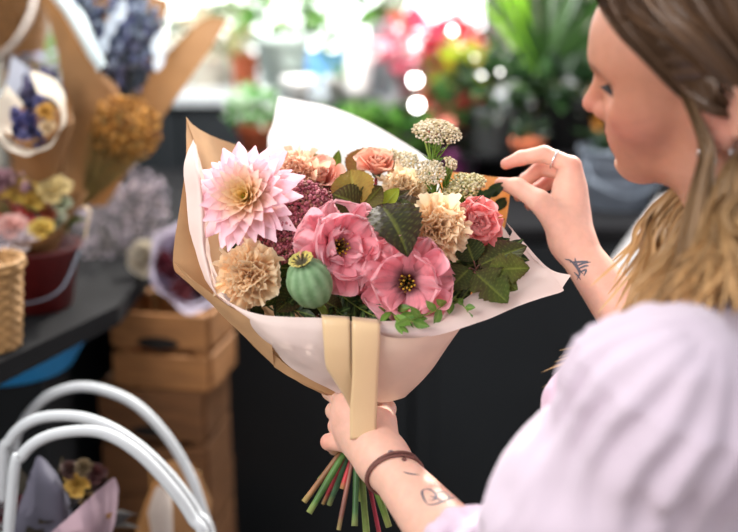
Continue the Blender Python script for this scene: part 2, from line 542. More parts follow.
tc = lambda x, y, z=-1.0: unit(cw(np.array([x, y, z])))
make_sedum('dusty mauve sedum head between the dahlia and the pink lisianthus', [(P(304, 204, 1.083), tc(-.1, -.4), .025), (P(284, 226, 1.075), tc(-.2, -.1), .022), (P(324, 208, 1.105), tc(.1, -.5), .019)], 31, 6)
make_sedum('dark plum sedum head beside the peach carnation and above the seed pod', [(P(286, 246, 1.078), tc(-.1, .1), .018), (P(268, 238, 1.092), tc(-.2, 0), .015), (P(306, 232, 1.085), tc(0, -.1), .017)], 41, 3)
make_sedum('rusty pink sedum tuft behind the carnation at the top left', [(P(338, 197, 1.13), tc(.1, -.6), .015), (P(312, 193, 1.128), tc(0, -.6), .014)], 51, None)


def make_yarrow(label, heads, seed, slot, cols, node=None):
    root = thing('rice_flower', label, 'flower', heads[0][0], GB)
    mb = MB(); st = MB(); lf = MB()
    r = np.random.default_rng(seed)
    node = np.mean([h[0] for h in heads], 0) + cw(np.array([0, .05, .01])) if node is None else node
    for k, (C, A, rad) in enumerate(heads):
        floret_cloud(mb, C, A, rad, .55, int(340 * (rad / .024) ** 2) + 30, .00165, cols, seed + k)
        for j in range(9):
            a = j * .75; q = .75 if j % 2 else .35
            e = C + (np.array([math.cos(a) * rad * q, math.sin(a) * rad * q, rad * .1])) @ frame(A)
            m = node * .45 + C * .55 - A * rad * .5
            st.tube(catmull([node, m, e], 7), [.0016, .0015, .0014, .0012, .001, .0009, .0008], srgb(120, 150, 62), n=5)
        for j in range(12):                       # needle leaves on the stalk
            q = r.uniform(.0, .7); b = node * (1 - q) + C * q; d = unit(r.normal(size=3) * .7 + unit(C - node))
            lf.tube(np.array([b, b + d * .008, b + d * .017 + A * .002]), [.0008, .0011, .0002], srgb(108, 146, 52) * r.uniform(.7, 1.2), n=4)
    mb.build('florets', M_FLORET, root); st.build('stalks', M_STEM, root); lf.build('leaves', M_SOFTLEAF, root)
    stem_for(root, node, cw(np.array([-.1, .9, .25])), slot)


CREAM = [srgb(228, 214, 184), srgb(218, 198, 162), srgb(240, 228, 204), srgb(204, 184, 142)]
make_yarrow('tall cream rice flower head standing highest out of the bouquet', [(P(436, 137, 1.12), tc(.10, -.9, -.6), .0265)], 61, 8, CREAM, node=P(430, 182, 1.125))
make_yarrow('cream rice flower cluster on the stalk below the tallest head', [(P(431, 174, 1.105), tc(-.1, -.5), .016), (P(450, 164, 1.11), tc(.5, -.7), .007)], 64, None, CREAM)
make_yarrow('cream rice flower tuft behind the salmon rose', [(P(404, 165, 1.15), tc(-.2, -.8), .017), (P(392, 158, 1.155), tc(-.2, -.8), .010)], 67, None, CREAM)
make_yarrow('greenish cream rice flower tuft in front of the orange paper corner', [(P(464, 187, 1.12), tc(.3, -.7), .016), (P(476, 182, 1.12), tc(.4, -.7), .010), (P(452, 192, 1.115), tc(0, -.6), .011)], 70, None, [srgb(214, 204, 156), srgb(196, 184, 126), srgb(226, 218, 180)])


# ---- poppy seed pod
def make_pod():
    C = P(309.5, 282, 1.028); A = unit(cw(np.array([-.26, -.76, -.58])))
    root = thing('poppy_pod', 'round grey green poppy seed pod with a scalloped crown', 'seed pod', C, GB)
    s = .0235; M = frame(A)
    prof = [(.004, -1.18), (.18, -1.10), (.24, -1.02), (.42, -.98), (.70, -.80), (.90, -.45), (.99, -.05), (.95, .32), (.80, .62), (.58, .82), (.42, .90), (.36, .95)]
    prof = catmull(np.array(prof), 40) * s * np.array([.97, 1.14])
    def ribs(th, z): return 1 + .022 * np.cos(th * 11)
    th = np.arange(88) / 88 * 2 * PI
    rr = prof[:, 0:1] * ribs(th[None], prof[:, 1:2])
    V = np.stack([rr * np.cos(th), rr * np.sin(th), np.repeat(prof[:, 1:2], 88, 1)], -1)
    cc = lerp(srgb(98, 134, 90), srgb(138, 168, 128), .5 + .5 * np.cos(th * 11)[None] * np.ones((40, 1)) * .6 + .25 * noise3(V, 4, 140))
    MB().grid(V @ M + C, cc, wrap=True).build('capsule', M_POD, root)
    # the crown: a scalloped disc with raised rays
    nr, nt = 9, 132; th = np.arange(nt) / nt * 2 * PI; q = np.linspace(0, 1, nr)
    R = q[:, None] * (.50 + .05 * np.abs(np.cos(th * 5.5))[None])
    Z = .90 + .22 * q[:, None] ** 2 + .06 * (np.cos(th * 11)[None] > .2) * np.sin(PI * np.clip(q[:, None], 0, 1)) + .02
    V = np.stack([R * np.cos(th), R * np.sin(th), Z * 1.14 - .02], -1) * s
    ray = np.clip(np.cos(th * 11) * 1.5 + .3, 0, 1)[None] * np.clip((q[:, None] - .45) * 6, 0, 1)
    cc = lerp(srgb(74, 66, 42), srgb(206, 186, 96), ray)
    mb = MB(); mb.grid(V @ M + C, cc, wrap=True)
    V2 = V[-1:].repeat(2, 0).copy(); V2[1, :, 2] -= .05 * s; V2[1, :, :2] *= .8
    mb.grid(V2 @ M + C, srgb(180, 170, 90), wrap=True)
    mb.build('crown', M_POD, root)
    stem_for(root, C - A * s * 1.15, -A + cw(np.array([.1, .6, .3])), 11)


make_pod()


# ---- leaves
def leaf_mesh(mb, base, tip, W, nrm, droop=.12, fold=.18, teeth=11, tooth=.10, cb=srgb(60, 66, 38), ct=srgb(60, 40, 36), vein=srgb(110, 120, 60), seed=0, nu=44, nv=17, wpos=.42, curl=0.0, lobes=False):
    base = np.asarray(base); tip = np.asarray(tip)
    L = np.linalg.norm(tip - base); y = (tip - base) / L
    nrm = unit(np.asarray(nrm) - y * np.dot(nrm, y)); x = np.cross(y, nrm)
    t = np.linspace(0, 1, nu); s = np.linspace(-1, 1, nv); S, T = np.meshgrid(s, t)
    w = np.where(t < wpos, np.sin(PI / 2 * np.clip(t / wpos, 0, 1)) ** .75, np.cos(PI / 2 * np.clip((t - wpos) / (1 - wpos), 0, 1)) ** .85)
    saw = (t * teeth) % 1
    w = w * (1 - tooth * saw * (t > .05))
    if lobes: w = w * (1 - .35 * np.exp(-((t - .45) / .05) ** 2))
    vph = (T + .28 * np.abs(S) * -1 + .3) * teeth * .75
    veins = np.clip(1 - np.abs((vph % 1) - .5) * 9, 0, 1)
    mid = np.clip(1 - np.abs(S) * 11, 0, 1)
    Z = fold * W * np.abs(S) * w[:, None] - droop * L * (T ** 2) + droop * L * T - curl * W * S ** 2 * w[:, None]
    Z = Z - .028 * W * veins * (np.abs(S) > .05) - .05 * W * mid + .05 * W * np.sin(vph * 2 * PI) * np.abs(S) * .6
    X = S * w[:, None] * W
    Z = Z + .05 * W * noise3(np.stack([X, T * L, 0 * X], -1), seed, 70) * np.abs(S)
    V = base + X[..., None] * x + (T * L)[..., None] * y + Z[..., None] * nrm
    n = .5 + .5 * noise3(V, seed + 5, 45)
    c = lerp(cb, ct, np.clip(.15 + .75 * n * (.4 + .6 * np.abs(S)), 0, 1))
    c = lerp3(c, vein, np.clip(.55 * veins + .8 * mid, 0, 1) * .6)
    return mb.grid(V, c)


DG = srgb(58, 74, 34); DB = srgb(72, 42, 38); OL = srgb(140, 128, 56); OB = srgb(146, 88, 54); VG = srgb(140, 150, 70); BG = srgb(92, 118, 44)


def leaf_sprig(label, leaves, slot=None, name='leaf_sprig', mtl=None, stalk=srgb(96, 60, 50)):
    """leaves: (bx,by,bd, tx,ty,td, width_px, normal(cam axes), kwargs)"""
    b0 = P(*leaves[0][0:3])
    root = thing(name, label, 'leaf sprig', b0, 'foliage of the hand-tied bouquet')
    node = np.mean([P(*l[0:3]) for l in leaves], 0) + cw(np.array([0, .012, .012]))
    st = MB()
    for k, l in enumerate(leaves):
        b = P(*l[0:3]); t = P(*l[3:6]); W = l[6] / FPX * l[2] / 2
        kw = dict(l[8]) if len(l) > 8 else {}
        mb = MB(); leaf_mesh(mb, b, t, W, cw(np.array(l[7], float)), seed=k * 3 + len(label), **kw)
        mb.build('leaf', mtl or M_LEAF, root)
        st.tube(catmull([node, (node + b) / 2 - unit(t - b) * .004, b, b + (t - b) * .06], 7), [.0012, .0011, .0010, .0009, .0009, .0008, .0007], stalk, n=6)
    st.build('stalk', M_STEM, root)
    stem_for(root, node, cw(np.array([0, .8, .5])), slot, r=.0016, col=stalk)


dk = dict(cb=DG, ct=DB, vein=VG); ol = dict(cb=OL, ct=OB, vein=srgb(170, 160, 80)); gr = dict(cb=BG, ct=srgb(70, 92, 36), vein=srgb(160, 176, 90))
leaf_sprig('dark glossy toothed leaf drooping in the centre of the bouquet', [(381, 205, 1.058, 408, 257, 1.022, 58, (.22, -.42, -.88), dict(dk, cb=srgb(46, 56, 30), ct=srgb(66, 40, 38), droop=.45, fold=.32, tooth=.13))])
leaf_sprig('olive and bronze leaf pair above the large pink lisianthus', [(358, 208, 1.07, 350, 170, 1.085, 46, (-.15, -.45, -.88), dict(ol, droop=.4, fold=.35, curl=-.15, cb=srgb(150, 134, 58))), (360, 206, 1.066, 332, 194, 1.06, 36, (-.1, -.3, -.95), dict(dk, cb=srgb(66, 66, 30), droop=.3)), (364, 206, 1.068, 382, 186, 1.07, 28, (.1, -.4, -.9), dict(dk, cb=srgb(96, 92, 40), fold=.3))])
leaf_sprig('small dark green leaves between the olive leaf and the carnation', [(384, 206, 1.08, 410, 190, 1.085, 15, (.1, -.7, -.7), dict(dk, cb=srgb(72, 70, 34))), (384, 207, 1.075, 399, 188, 1.078, 18, (-.2, -.4, -.9), dict(gr, cb=srgb(160, 166, 48), ct=srgb(84, 96, 36), fold=.35)), (386, 208, 1.075, 418, 212, 1.065, 26, (.2, -.6, -.8), dict(dk)), (398, 203, 1.08, 428, 206, 1.085, 26, (.1, -.8, -.55), dict(dk, cb=srgb(92, 70, 40)))])
leaf_sprig('two small olive leaves upright against the white paper', [(322, 170, 1.155, 309, 153, 1.165, 17, (.1, -.3, -.95), dict(ol, tooth=.03)), (334, 172, 1.155, 339, 150, 1.165, 10, (.2, -.2, -.95), dict(gr, cb=srgb(120, 132, 40), tooth=.03)), (318, 176, 1.15, 334, 166, 1.15, 12, (0, -.8, -.6), dict(dk))])
leaf_sprig('bronze green leaf curling round the salmon rose at the back', [(352, 178, 1.16, 372, 147, 1.17, 32, (-.3, -.5, -.8), dict(ol, cb=srgb(92, 92, 42), curl=-.2)), (358, 172, 1.165, 392, 152, 1.175, 16, (.2, -.9, -.3), dict(ol))])
leaf_sprig('large dark green burgundy leaves at the right of the bouquet', [
    (474, 272, 1.06, 508, 303, 1.04, 44, (.2, -.25, -.95), dict(dk, cb=srgb(70, 92, 36), lobes=True, tooth=.14)),
    (478, 266, 1.07, 527, 246, 1.075, 40, (.05, -.7, -.7), dict(dk, lobes=True)),
    (488, 270, 1.06, 530, 268, 1.055, 36, (.35, -.2, -.9), dict(dk, cb=srgb(88, 112, 36), lobes=True, tooth=.16)),
    (470, 268, 1.065, 448, 290, 1.05, 34, (-.2, -.2, -.95), dict(dk)),
    (474, 262, 1.075, 464, 236, 1.075, 32, (-.1, -.3, -.95), dict(dk, ct=srgb(40, 34, 30))),
    (492, 276, 1.065, 518, 290, 1.05, 26, (.4, .1, -.9), dict(dk, cb=srgb(80, 100, 36)))])
leaf_sprig('dark rounded leaves low between the seed pod and the peach carnation', [(296, 282, 1.08, 262, 306, 1.07, 22, (0, -.2, -1), dict(gr, cb=srgb(56, 76, 34), ct=srgb(40, 52, 28))), (300, 290, 1.08, 276, 312, 1.065, 26, (-.1, 0, -1), dict(dk)), (322, 300, 1.085, 344, 312, 1.06, 22, (0, -.1, -1), dict(dk, cb=srgb(64, 60, 34))), (292, 268, 1.09, 256, 268, 1.09, 24, (0, 0, -1), dict(gr, cb=srgb(58, 78, 34)))])


def pinnate(label, spines, slot=None, col=srgb(92, 132, 52), col2=srgb(60, 94, 40)):
    r = np.random.default_rng(len(label))
    b0 = P(*spines[0][0][0])
    root = thing('fern_sprig', label, 'leaf sprig', b0, 'foliage of the hand-tied bouquet')
    st = MB()
    for pts, ll, ww, n in spines:
        C = catmull([P(*p) for p in pts], 24)
        st.tube(C, np.linspace(.0010, .0005, 24), srgb(120, 140, 60), n=5)
        t = unit(np.gradient(C, axis=0))
        for k in range(n):
            i = int(3 + k * 19 / max(1, n - 1))
            side = 1 if k % 2 else -1
            nrm = unit(TO_CAM + cw(r.normal(size=3) * .35))
            d = unit(t[i] * .6 + side * np.cross(nrm, t[i]) * .8)
            if k == n - 1: d = t[i]
            mb = MB(); leaf_mesh(mb, C[i], C[i] + d * ll * r.uniform(.8, 1.15), ww * r.uniform(.85, 1.1), nrm, teeth=3, tooth=.0, cb=col * r.uniform(.75, 1.2), ct=col2, vein=srgb(140, 170, 90), nu=14, nv=7, seed=k, fold=.25, droop=.15)
            mb.build('leaf', M_SOFTLEAF, root)
    st.build('stalk', M_STEM, root)
    stem_for(root, C[0], cw(np.array([0, .8, .6])), slot, r=.0013)


pinnate('bright green pinnate sprig hanging below the open pink lisianthus', [([(456, 296, 1.06), (446, 304, 1.04), (430, 313, 1.024), (408, 321, 1.010)], .021, .0045, 8), ([(384, 304, 1.06), (392, 313, 1.035), (402, 325, 1.010)], .021, .0045, 6)], col=srgb(120, 164, 66), col2=srgb(84, 128, 50))
pinnate('green sprig with narrow leaves along the front paper lip', [([(382, 300, 1.075), (390, 308, 1.05), (402, 318, 1.03), (414, 322, 1.018)], .021, .0052, 9), ([(455, 298, 1.065), (462, 304, 1.045), (468, 312, 1.03)], .012, .0036, 5)], col=srgb(108, 152, 62))
pinnate('dark green narrow leaved sprig beside the seed pod', [([(338, 292, 1.09), (350, 302, 1.07), (366, 312, 1.05), (384, 320, 1.035)], .022, .0036, 11), ([(330, 300, 1.09), (336, 310, 1.065), (344, 316, 1.045)], .018, .0034, 8)], col=srgb(58, 86, 44), col2=srgb(36, 58, 32))
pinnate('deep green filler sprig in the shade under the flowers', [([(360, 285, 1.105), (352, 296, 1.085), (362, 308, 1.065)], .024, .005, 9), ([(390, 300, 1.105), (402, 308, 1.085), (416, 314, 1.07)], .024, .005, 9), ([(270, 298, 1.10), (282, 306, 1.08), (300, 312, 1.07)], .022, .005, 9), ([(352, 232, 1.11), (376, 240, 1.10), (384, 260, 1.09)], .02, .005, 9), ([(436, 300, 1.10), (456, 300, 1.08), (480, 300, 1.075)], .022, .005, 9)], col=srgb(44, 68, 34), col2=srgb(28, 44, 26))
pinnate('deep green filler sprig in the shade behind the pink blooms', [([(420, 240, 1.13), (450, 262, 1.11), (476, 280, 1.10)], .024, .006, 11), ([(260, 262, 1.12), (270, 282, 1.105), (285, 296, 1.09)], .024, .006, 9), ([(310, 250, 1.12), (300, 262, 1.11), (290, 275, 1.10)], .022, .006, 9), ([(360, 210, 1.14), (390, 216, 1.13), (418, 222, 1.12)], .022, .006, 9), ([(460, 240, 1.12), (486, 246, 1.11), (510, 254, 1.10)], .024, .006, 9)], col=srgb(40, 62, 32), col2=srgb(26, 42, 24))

# dense dark filler leaves deep between the flowers
def filler():
    r = np.random.default_rng(77)
    root = thing('filler_foliage', 'dense dark green filler leaves deep between the flowers', 'foliage', P(370, 260, 1.15), 'foliage of the hand-tied bouquet')
    mb = MB(); st = MB(); nd = BIND + cw(np.array([0, -.06, .012]))
    for i in range(330):
        x = r.uniform(232, 500); y = r.uniform(186, 312); d = 1.152 - .00042 * max(0, y - 205) + r.uniform(-.008, .012)
        if x > 420 and y > 300 - (x - 420) * .35: continue
        if x < 262 and y < 236: continue
        p = P(x, y, d); dr = unit(cw(np.array([r.normal(), r.normal() - .3, -.35])))
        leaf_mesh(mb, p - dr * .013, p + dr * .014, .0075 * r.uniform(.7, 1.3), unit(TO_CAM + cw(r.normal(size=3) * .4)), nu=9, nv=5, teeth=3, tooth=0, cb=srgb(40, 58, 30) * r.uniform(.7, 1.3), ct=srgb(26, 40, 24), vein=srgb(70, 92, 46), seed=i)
        if i % 14 == 0: st.tube(catmull([nd, nd * .4 + p * .6 + cw(np.array([0, 0, .006])), p], 8), .0012, srgb(70, 92, 46), n=5)
    o = mb.build('leaves', M_SOFTLEAF, root); st.build('stalks', M_STEM, root)


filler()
# ================================================================== PAPER AND RIBBON
def paper_mat(name, col, tcol, transl, rough=.7, fibre=.08, bump=.25, spec=.3, nscale=35):
    return mat(name, col, rough, var=fibre, nscale=nscale, bump=bump, bscale=38, transl=transl, tcol=tcol, spec=spec)


M_KRAFT = paper_mat('kraft_paper', srgb(192, 152, 112), srgb(226, 160, 90), .12, fibre=.10)
M_KRAFT1 = paper_mat('kraft_paper_backlit_layer', srgb(204, 168, 126), srgb(255, 150, 48), .46, fibre=.12)  # same kraft, single layer, tinted orange for the backlight through it
M_KRAFTFRONT = paper_mat('pale_kraft_paper', srgb(228, 200, 178), srgb(240, 200, 160), .15, fibre=.05)
M_TISSUE = paper_mat('blush_tissue_paper', srgb(230, 209, 202), srgb(250, 228, 216), .17, rough=.55, fibre=.03, bump=.35)
M_WHITEPAPER = paper_mat('white_paper', srgb(245, 243, 244), srgb(255, 252, 250), .55, fibre=.02, bump=.2)
M_RIBBON = mat('satin_ribbon', srgb(234, 200, 154), .34, var=.04, nscale=8, bump=.15, bscale=900, stretch=(1, 1, .1), spec=.5, sheen=.3, transl=.12)


def patch(rows, n=40, m=40, crumple=.0012, seed=0, freq=45):
    """rows of survey points (px, py, depth) -> smooth surface grid in world"""
    R = np.array([[P(*q) for q in r] for r in rows])
    A = catmull(R, n)                                   # (n, k, 3)
    B = np.transpose(catmull(np.transpose(A, (1, 0, 2)), m), (1, 0, 2))
    du = np.gradient(B, axis=0); dv = np.gradient(B, axis=1)
    nr = unit(np.cross(du, dv))
    return B + nr * (crumple * noise3(B, seed, freq))[..., None]


kr = thing('kraft_wrapping_sheet', 'brown kraft paper wrapped round the bouquet with a folded left edge', 'wrapping paper', P(350, 400, 1.12))
wall = [  # rim -> bottom columns, from the back round the left to the front
    [(268, 170, 1.225), (300, 280, 1.19), (345, 400, 1.135)],
    [(245, 149, 1.21), (285, 280, 1.18), (345, 400, 1.132)],
    [(213, 136, 1.18), (262, 280, 1.16), (343, 400, 1.128)],
    [(194, 125, 1.147), (250, 279, 1.14), (342, 401, 1.124)],
    [(186.5, 117, 1.135), (243, 278, 1.135), (341, 401, 1.122)],
    [(186.5, 126, 1.131), (241, 279, 1.132), (341, 401, 1.121)],
    [(185, 172, 1.098), (230, 285, 1.105), (340, 402, 1.115)],
    [(173, 261, 1.068), (232, 318, 1.082), (339, 402, 1.108)],
    [(189, 281, 1.062), (240, 328, 1.076), (338, 402, 1.103)],
    [(227, 319, 1.058), (262, 352, 1.068), (338, 402, 1.100)],
    [(274, 365, 1.060), (296, 380, 1.066), (338, 401, 1.096)],
    [(323, 392, 1.070), (332, 397, 1.078), (342, 402, 1.092)]]
MB().grid(patch(wall, 70, 30, .0010, 1)).build('outer_wrap', M_KRAFT, kr)
flap = [[(173, 260, 1.067), (180, 267, 1.052), (190, 278, 1.045)],
        [(189, 282, 1.061), (200, 287, 1.046), (212, 294, 1.038)],
        [(208, 301, 1.059), (216, 302, 1.043), (226, 304, 1.034)],
        [(227, 320, 1.058), (233, 317, 1.041), (240, 313, 1.031)],
        [(252, 344, 1.058), (256, 333, 1.038), (257, 324, 1.027)],
        [(274, 366, 1.059), (272, 348, 1.036), (270, 333, 1.024)]]
MB().grid(patch(flap, 40, 12, .0005, 2)).build('folded_flap', M_KRAFT, kr)
low = [[(271, 352, 1.048), (274, 367, 1.060)], [(288, 366, 1.050), (290, 377, 1.060)], [(306, 377, 1.055), (307, 385, 1.063)], [(325, 387, 1.062), (325, 393, 1.068)], [(345, 396, 1.075), (345, 402, 1.08)]]
MB().grid(patch(low, 24, 6, .0005, 3)).build('lower_edge', M_KRAFT, kr)
bkk = [[(276, 190, 1.245), (300, 280, 1.205), (345, 398, 1.138)], [(320, 200, 1.262), (330, 280, 1.222), (352, 398, 1.142)], [(366, 206, 1.264), (364, 280, 1.222), (358, 398, 1.143)], [(410, 212, 1.252), (400, 280, 1.215), (366, 398, 1.142)], [(452, 222, 1.225), (436, 290, 1.19), (374, 398, 1.138)], [(486, 240, 1.185), (462, 300, 1.16), (380, 398, 1.13)]]
MB().grid(patch(bkk, 50, 24, .0010, 6)).build('back_sun_block', M_KRAFT, kr)  # unseen back of the wrap, added to keep sun off the inside
cor = [[(436, 170, 1.20), (446, 230, 1.175), (440, 300, 1.16)], [(462, 173, 1.195), (462, 230, 1.17), (452, 300, 1.15)], [(488, 176, 1.185), (482, 235, 1.16), (464, 300, 1.14)], [(512, 179, 1.17), (503, 236, 1.15), (478, 300, 1.13)]]
MB().grid(patch(cor, 40, 40, .0012, 4)).build('right_corner', M_KRAFT1, kr)

ts = thing('tissue_wrapping_sheet', 'thin blush white tissue paper lining the kraft wrap with a pointed right wing', 'wrapping paper', P(356, 400, 1.11))
left = [  # columns: outer edge, near fold, then turning back behind the dahlia; rows top to bottom
    [(193, 139, 1.115), (194, 141, 1.110), (197, 146, 1.14), (206, 160, 1.17)],
    [(184, 165, 1.088), (199, 172, 1.078), (201, 175, 1.12), (214, 180, 1.16)],
    [(186, 195, 1.080), (203, 202, 1.068), (206, 205, 1.11), (222, 210, 1.15)],
    [(190, 232, 1.070), (204, 242, 1.056), (208, 245, 1.10), (228, 250, 1.14)],
    [(198, 258, 1.060), (209, 270, 1.048), (214, 272, 1.09), (236, 280, 1.13)],
    [(206, 281, 1.050), (218, 296, 1.038), (224, 298, 1.08), (246, 306, 1.11)],
    [(216, 296, 1.045), (232, 307, 1.034), (238, 308, 1.07), (258, 318, 1.10)]]
MB().grid(patch(left, 60, 36, .0010, 11, 60)).build('left_wing', M_TISSUE, ts)
front = [[(214, 293, 1.050), (222, 300, 1.042), (232, 310, 1.045), (250, 325, 1.055)],
         [(236, 306, 1.036), (244, 315, 1.032), (256, 330, 1.035), (272, 348, 1.050)],
         [(258, 314, 1.026), (264, 325, 1.022), (274, 342, 1.026), (286, 364, 1.047)],
         [(286, 317, 1.018), (290, 330, 1.014), (296, 352, 1.022), (304, 376, 1.050)],
         [(322, 318, 1.012), (322, 334, 1.010), (324, 360, 1.022), (330, 390, 1.058)],
         [(350, 321, 1.010), (348, 338, 1.010), (348, 364, 1.024), (350, 398, 1.066)],
         [(384, 325, 1.013), (380, 345, 1.014), (376, 370, 1.028), (372, 398, 1.068)]]
MB().grid(patch(front, 60, 40, .0014, 12, 55)).build('front_panel', M_TISSUE, ts)
wing = [[(376, 322, 1.016), (378, 326, 1.012), (380, 332, 1.013), (382, 338, 1.017)],
        [(402, 320, 1.030), (404, 326, 1.020), (408, 332, 1.016), (412, 339, 1.020)],
        [(436, 312, 1.045), (438, 319, 1.034), (442, 326, 1.026), (446, 333, 1.024)],
        [(474, 292, 1.065), (478, 303, 1.054), (482, 312, 1.044), (488, 319, 1.038)],
        [(498, 258, 1.095), (508, 280, 1.078), (518, 292, 1.064), (526, 303, 1.054)],
        [(512, 232, 1.115), (530, 261, 1.098), (547, 275, 1.082), (561, 292, 1.070)],
        [(509, 227, 1.12), (530, 254, 1.102), (549, 272, 1.086), (563, 287, 1.074)],
        [(506, 222, 1.125), (530, 249, 1.106), (550, 269, 1.090), (571, 275, 1.080)]]
MB().grid(patch(wing, 60, 30, .0009, 13, 60)).build('right_wing', M_TISSUE, ts)
veil = [[(478, 200, 1.165), (470, 240, 1.15), (462, 290, 1.13)], [(492, 214, 1.155), (486, 246, 1.14), (472, 290, 1.12)], [(504, 228, 1.140), (496, 254, 1.125), (480, 290, 1.115)], [(512, 240, 1.125), (503, 262, 1.112), (486, 290, 1.105)]]
MB().grid(patch(veil, 30, 30, .0008, 14)).build('inner_fold', M_TISSUE, ts)

pf = thing('pale_front_sheet', 'smooth pale beige paper panel across the right front of the bouquet', 'wrapping paper', P(372, 400, 1.07))
fr = [[(334, 323, 1.0125), (336, 350, 1.018), (340, 378, 1.040), (348, 398, 1.064)],
      [(360, 326, 1.008), (360, 350, 1.013), (360, 378, 1.036), (362, 400, 1.062)],
      [(388, 337, 1.008), (385, 355, 1.014), (380, 380, 1.038), (376, 402, 1.064)],
      [(416, 338, 1.016), (410, 356, 1.024), (400, 380, 1.045), (388, 402, 1.068)],
      [(440, 333, 1.026), (432, 350, 1.034), (417, 376, 1.054), (400, 399, 1.074)],
      [(458, 329, 1.034), (446, 346, 1.044), (427, 374, 1.064), (405, 397, 1.084)],
      [(462, 326, 1.060), (448, 346, 1.070), (428, 374, 1.085), (404, 397, 1.10)]]
MB().grid(patch(fr, 60, 40, .0007, 21, 30)).build('panel', M_KRAFTFRONT, pf)

bk = thing('white_backing_sheet', 'sunlit white paper sheet standing up behind the flowers', 'wrapping paper', P(360, 390, 1.14))
br = [[(268, 152, 1.262), (273, 122, 1.265), (278, 96, 1.268)][::-1] + [(290, 240, 1.22), (345, 392, 1.14)],
      [(305, 101, 1.272), (302, 125, 1.268), (300, 158, 1.262), (315, 240, 1.22), (352, 392, 1.14)],
      [(332, 107, 1.272), (330, 130, 1.268), (328, 160, 1.260), (335, 240, 1.22), (358, 392, 1.14)],
      [(366, 121, 1.268), (364, 142, 1.264), (360, 170, 1.255), (358, 240, 1.215), (364, 392, 1.14)],
      [(400, 140, 1.258), (398, 156, 1.254), (392, 180, 1.248), (384, 240, 1.21), (370, 392, 1.138)],
      [(430, 160, 1.240), (427, 174, 1.238), (420, 195, 1.235), (405, 240, 1.20), (375, 392, 1.135)],
      [(456, 184, 1.220), (452, 192, 1.218), (444, 210, 1.215), (425, 250, 1.19), (380, 392, 1.13)]]
MB().grid(patch(br, 60, 60, .0012, 31, 25)).build('sheet', M_WHITEPAPER, bk)

# ribbon: two flat bands down the front of the wrap
rb = thing('satin_ribbon', 'flat cream satin ribbon hanging down the front of the bouquet', 'ribbon', P(362, 436, 1.03))


def band(name, L, Rr, n=50, m=8):
    a = catmull([P(*q) for q in L], n); b = catmull([P(*q) for q in Rr], n)
    u = np.linspace(0, 1, m)[None, :, None]
    V = a[:, None] * (1 - u) + b[:, None] * u
    V = V + TO_CAM * (.0012 * np.sin(np.linspace(0, PI, m)))[None, :, None]
    mb = MB(); mb.grid(V)
    o = mb.build(name, M_RIBBON, rb)
    s = o.modifiers.new('thickness', 'SOLIDIFY'); s.thickness = .0006
    return o


band('left_band', [(321, 315, 1.020), (322, 320, 1.005), (324, 345, 1.006), (326, 366, 1.015), (334, 380, 1.024), (344, 396, 1.036), (350, 408, 1.046)],
     [(349, 317, 1.018), (350, 322, 1.003), (351, 345, 1.005), (352, 366, 1.014), (354, 380, 1.023), (357, 396, 1.036), (360, 408, 1.046)])
band('right_band', [(352, 317, 1.018), (352, 323, 1.001), (352, 345, 1.002), (352, 380, 1.014), (350, 410, 1.024), (350, 440, 1.030)],
     [(380, 320, 1.020), (380, 326, 1.001), (380, 345, 1.003), (378, 380, 1.016), (377, 410, 1.026), (376, 436, 1.032)])
# ================================================================== implicit surfaces -> one continuous mesh
def Q(px, py, d):
    """survey point in the camera's axes"""
    return np.array([(px - 369) / FPX * d, (py - 266) / FPX * d, d])


def cone(a, b, ra, rb):
    a = np.asarray(a, float); b = np.asarray(b, float); m = max(ra, rb)
    ab = b - a; L2 = max(ab @ ab, 1e-12)
    def f(p):
        t = np.clip((p - a) @ ab / L2, 0, 1)
        return np.linalg.norm(p - a - t[:, None] * ab, axis=1) - (ra + (rb - ra) * t)
    return f, np.minimum(a, b) - m, np.maximum(a, b) + m


def ell(c, r, R=np.eye(3)):
    """ellipsoid, R rows = its axes"""
    c = np.asarray(c, float); r = np.asarray(r, float); R = np.asarray(R)
    def f(p):
        q = (p - c) @ R.T
        k0 = np.linalg.norm(q / r, axis=1); k1 = np.linalg.norm(q / (r * r), axis=1)
        return np.where(k1 < 1e-9, -r.min(), k0 * (k0 - 1) / np.maximum(k1, 1e-9))
    e = np.sqrt(((R * r[:, None]) ** 2).sum(0))
    return f, c - e, c + e


def smin(a, b, k):
    h = np.maximum(k - np.abs(a - b), 0) / k
    return np.minimum(a, b) - h * h * k * .25


class Field:
    def __init__(s): s.ops = []; s.post = None

    def add(s, prim, k=.01): s.ops.append(('u', [prim], k, k)); return s
    def group(s, prims, ki, k): s.ops.append(('u', prims, k, ki)); return s
    def sub(s, prim, k=.004): s.ops.append(('s', [prim], k, k)); return s

    def __call__(s, p, margin=.03):
        d = np.full(len(p), .25)
        for op, prims, k, ki in s.ops:
            lo = np.min([q[1] for q in prims], 0) - margin; hi = np.max([q[2] for q in prims], 0) + margin
            m = np.where(((p > lo) & (p < hi)).all(1))[0]
            if not len(m): continue
            pm = p[m]; g = None
            for q in prims:
                v = q[0](pm); g = v if g is None else smin(g, v, ki)
            if op == 'u': d[m] = smin(d[m], g, k)
            else: d[m] = -smin(-d[m], g, k)
        if s.post is not None: d = s.post(p, d)
        return d


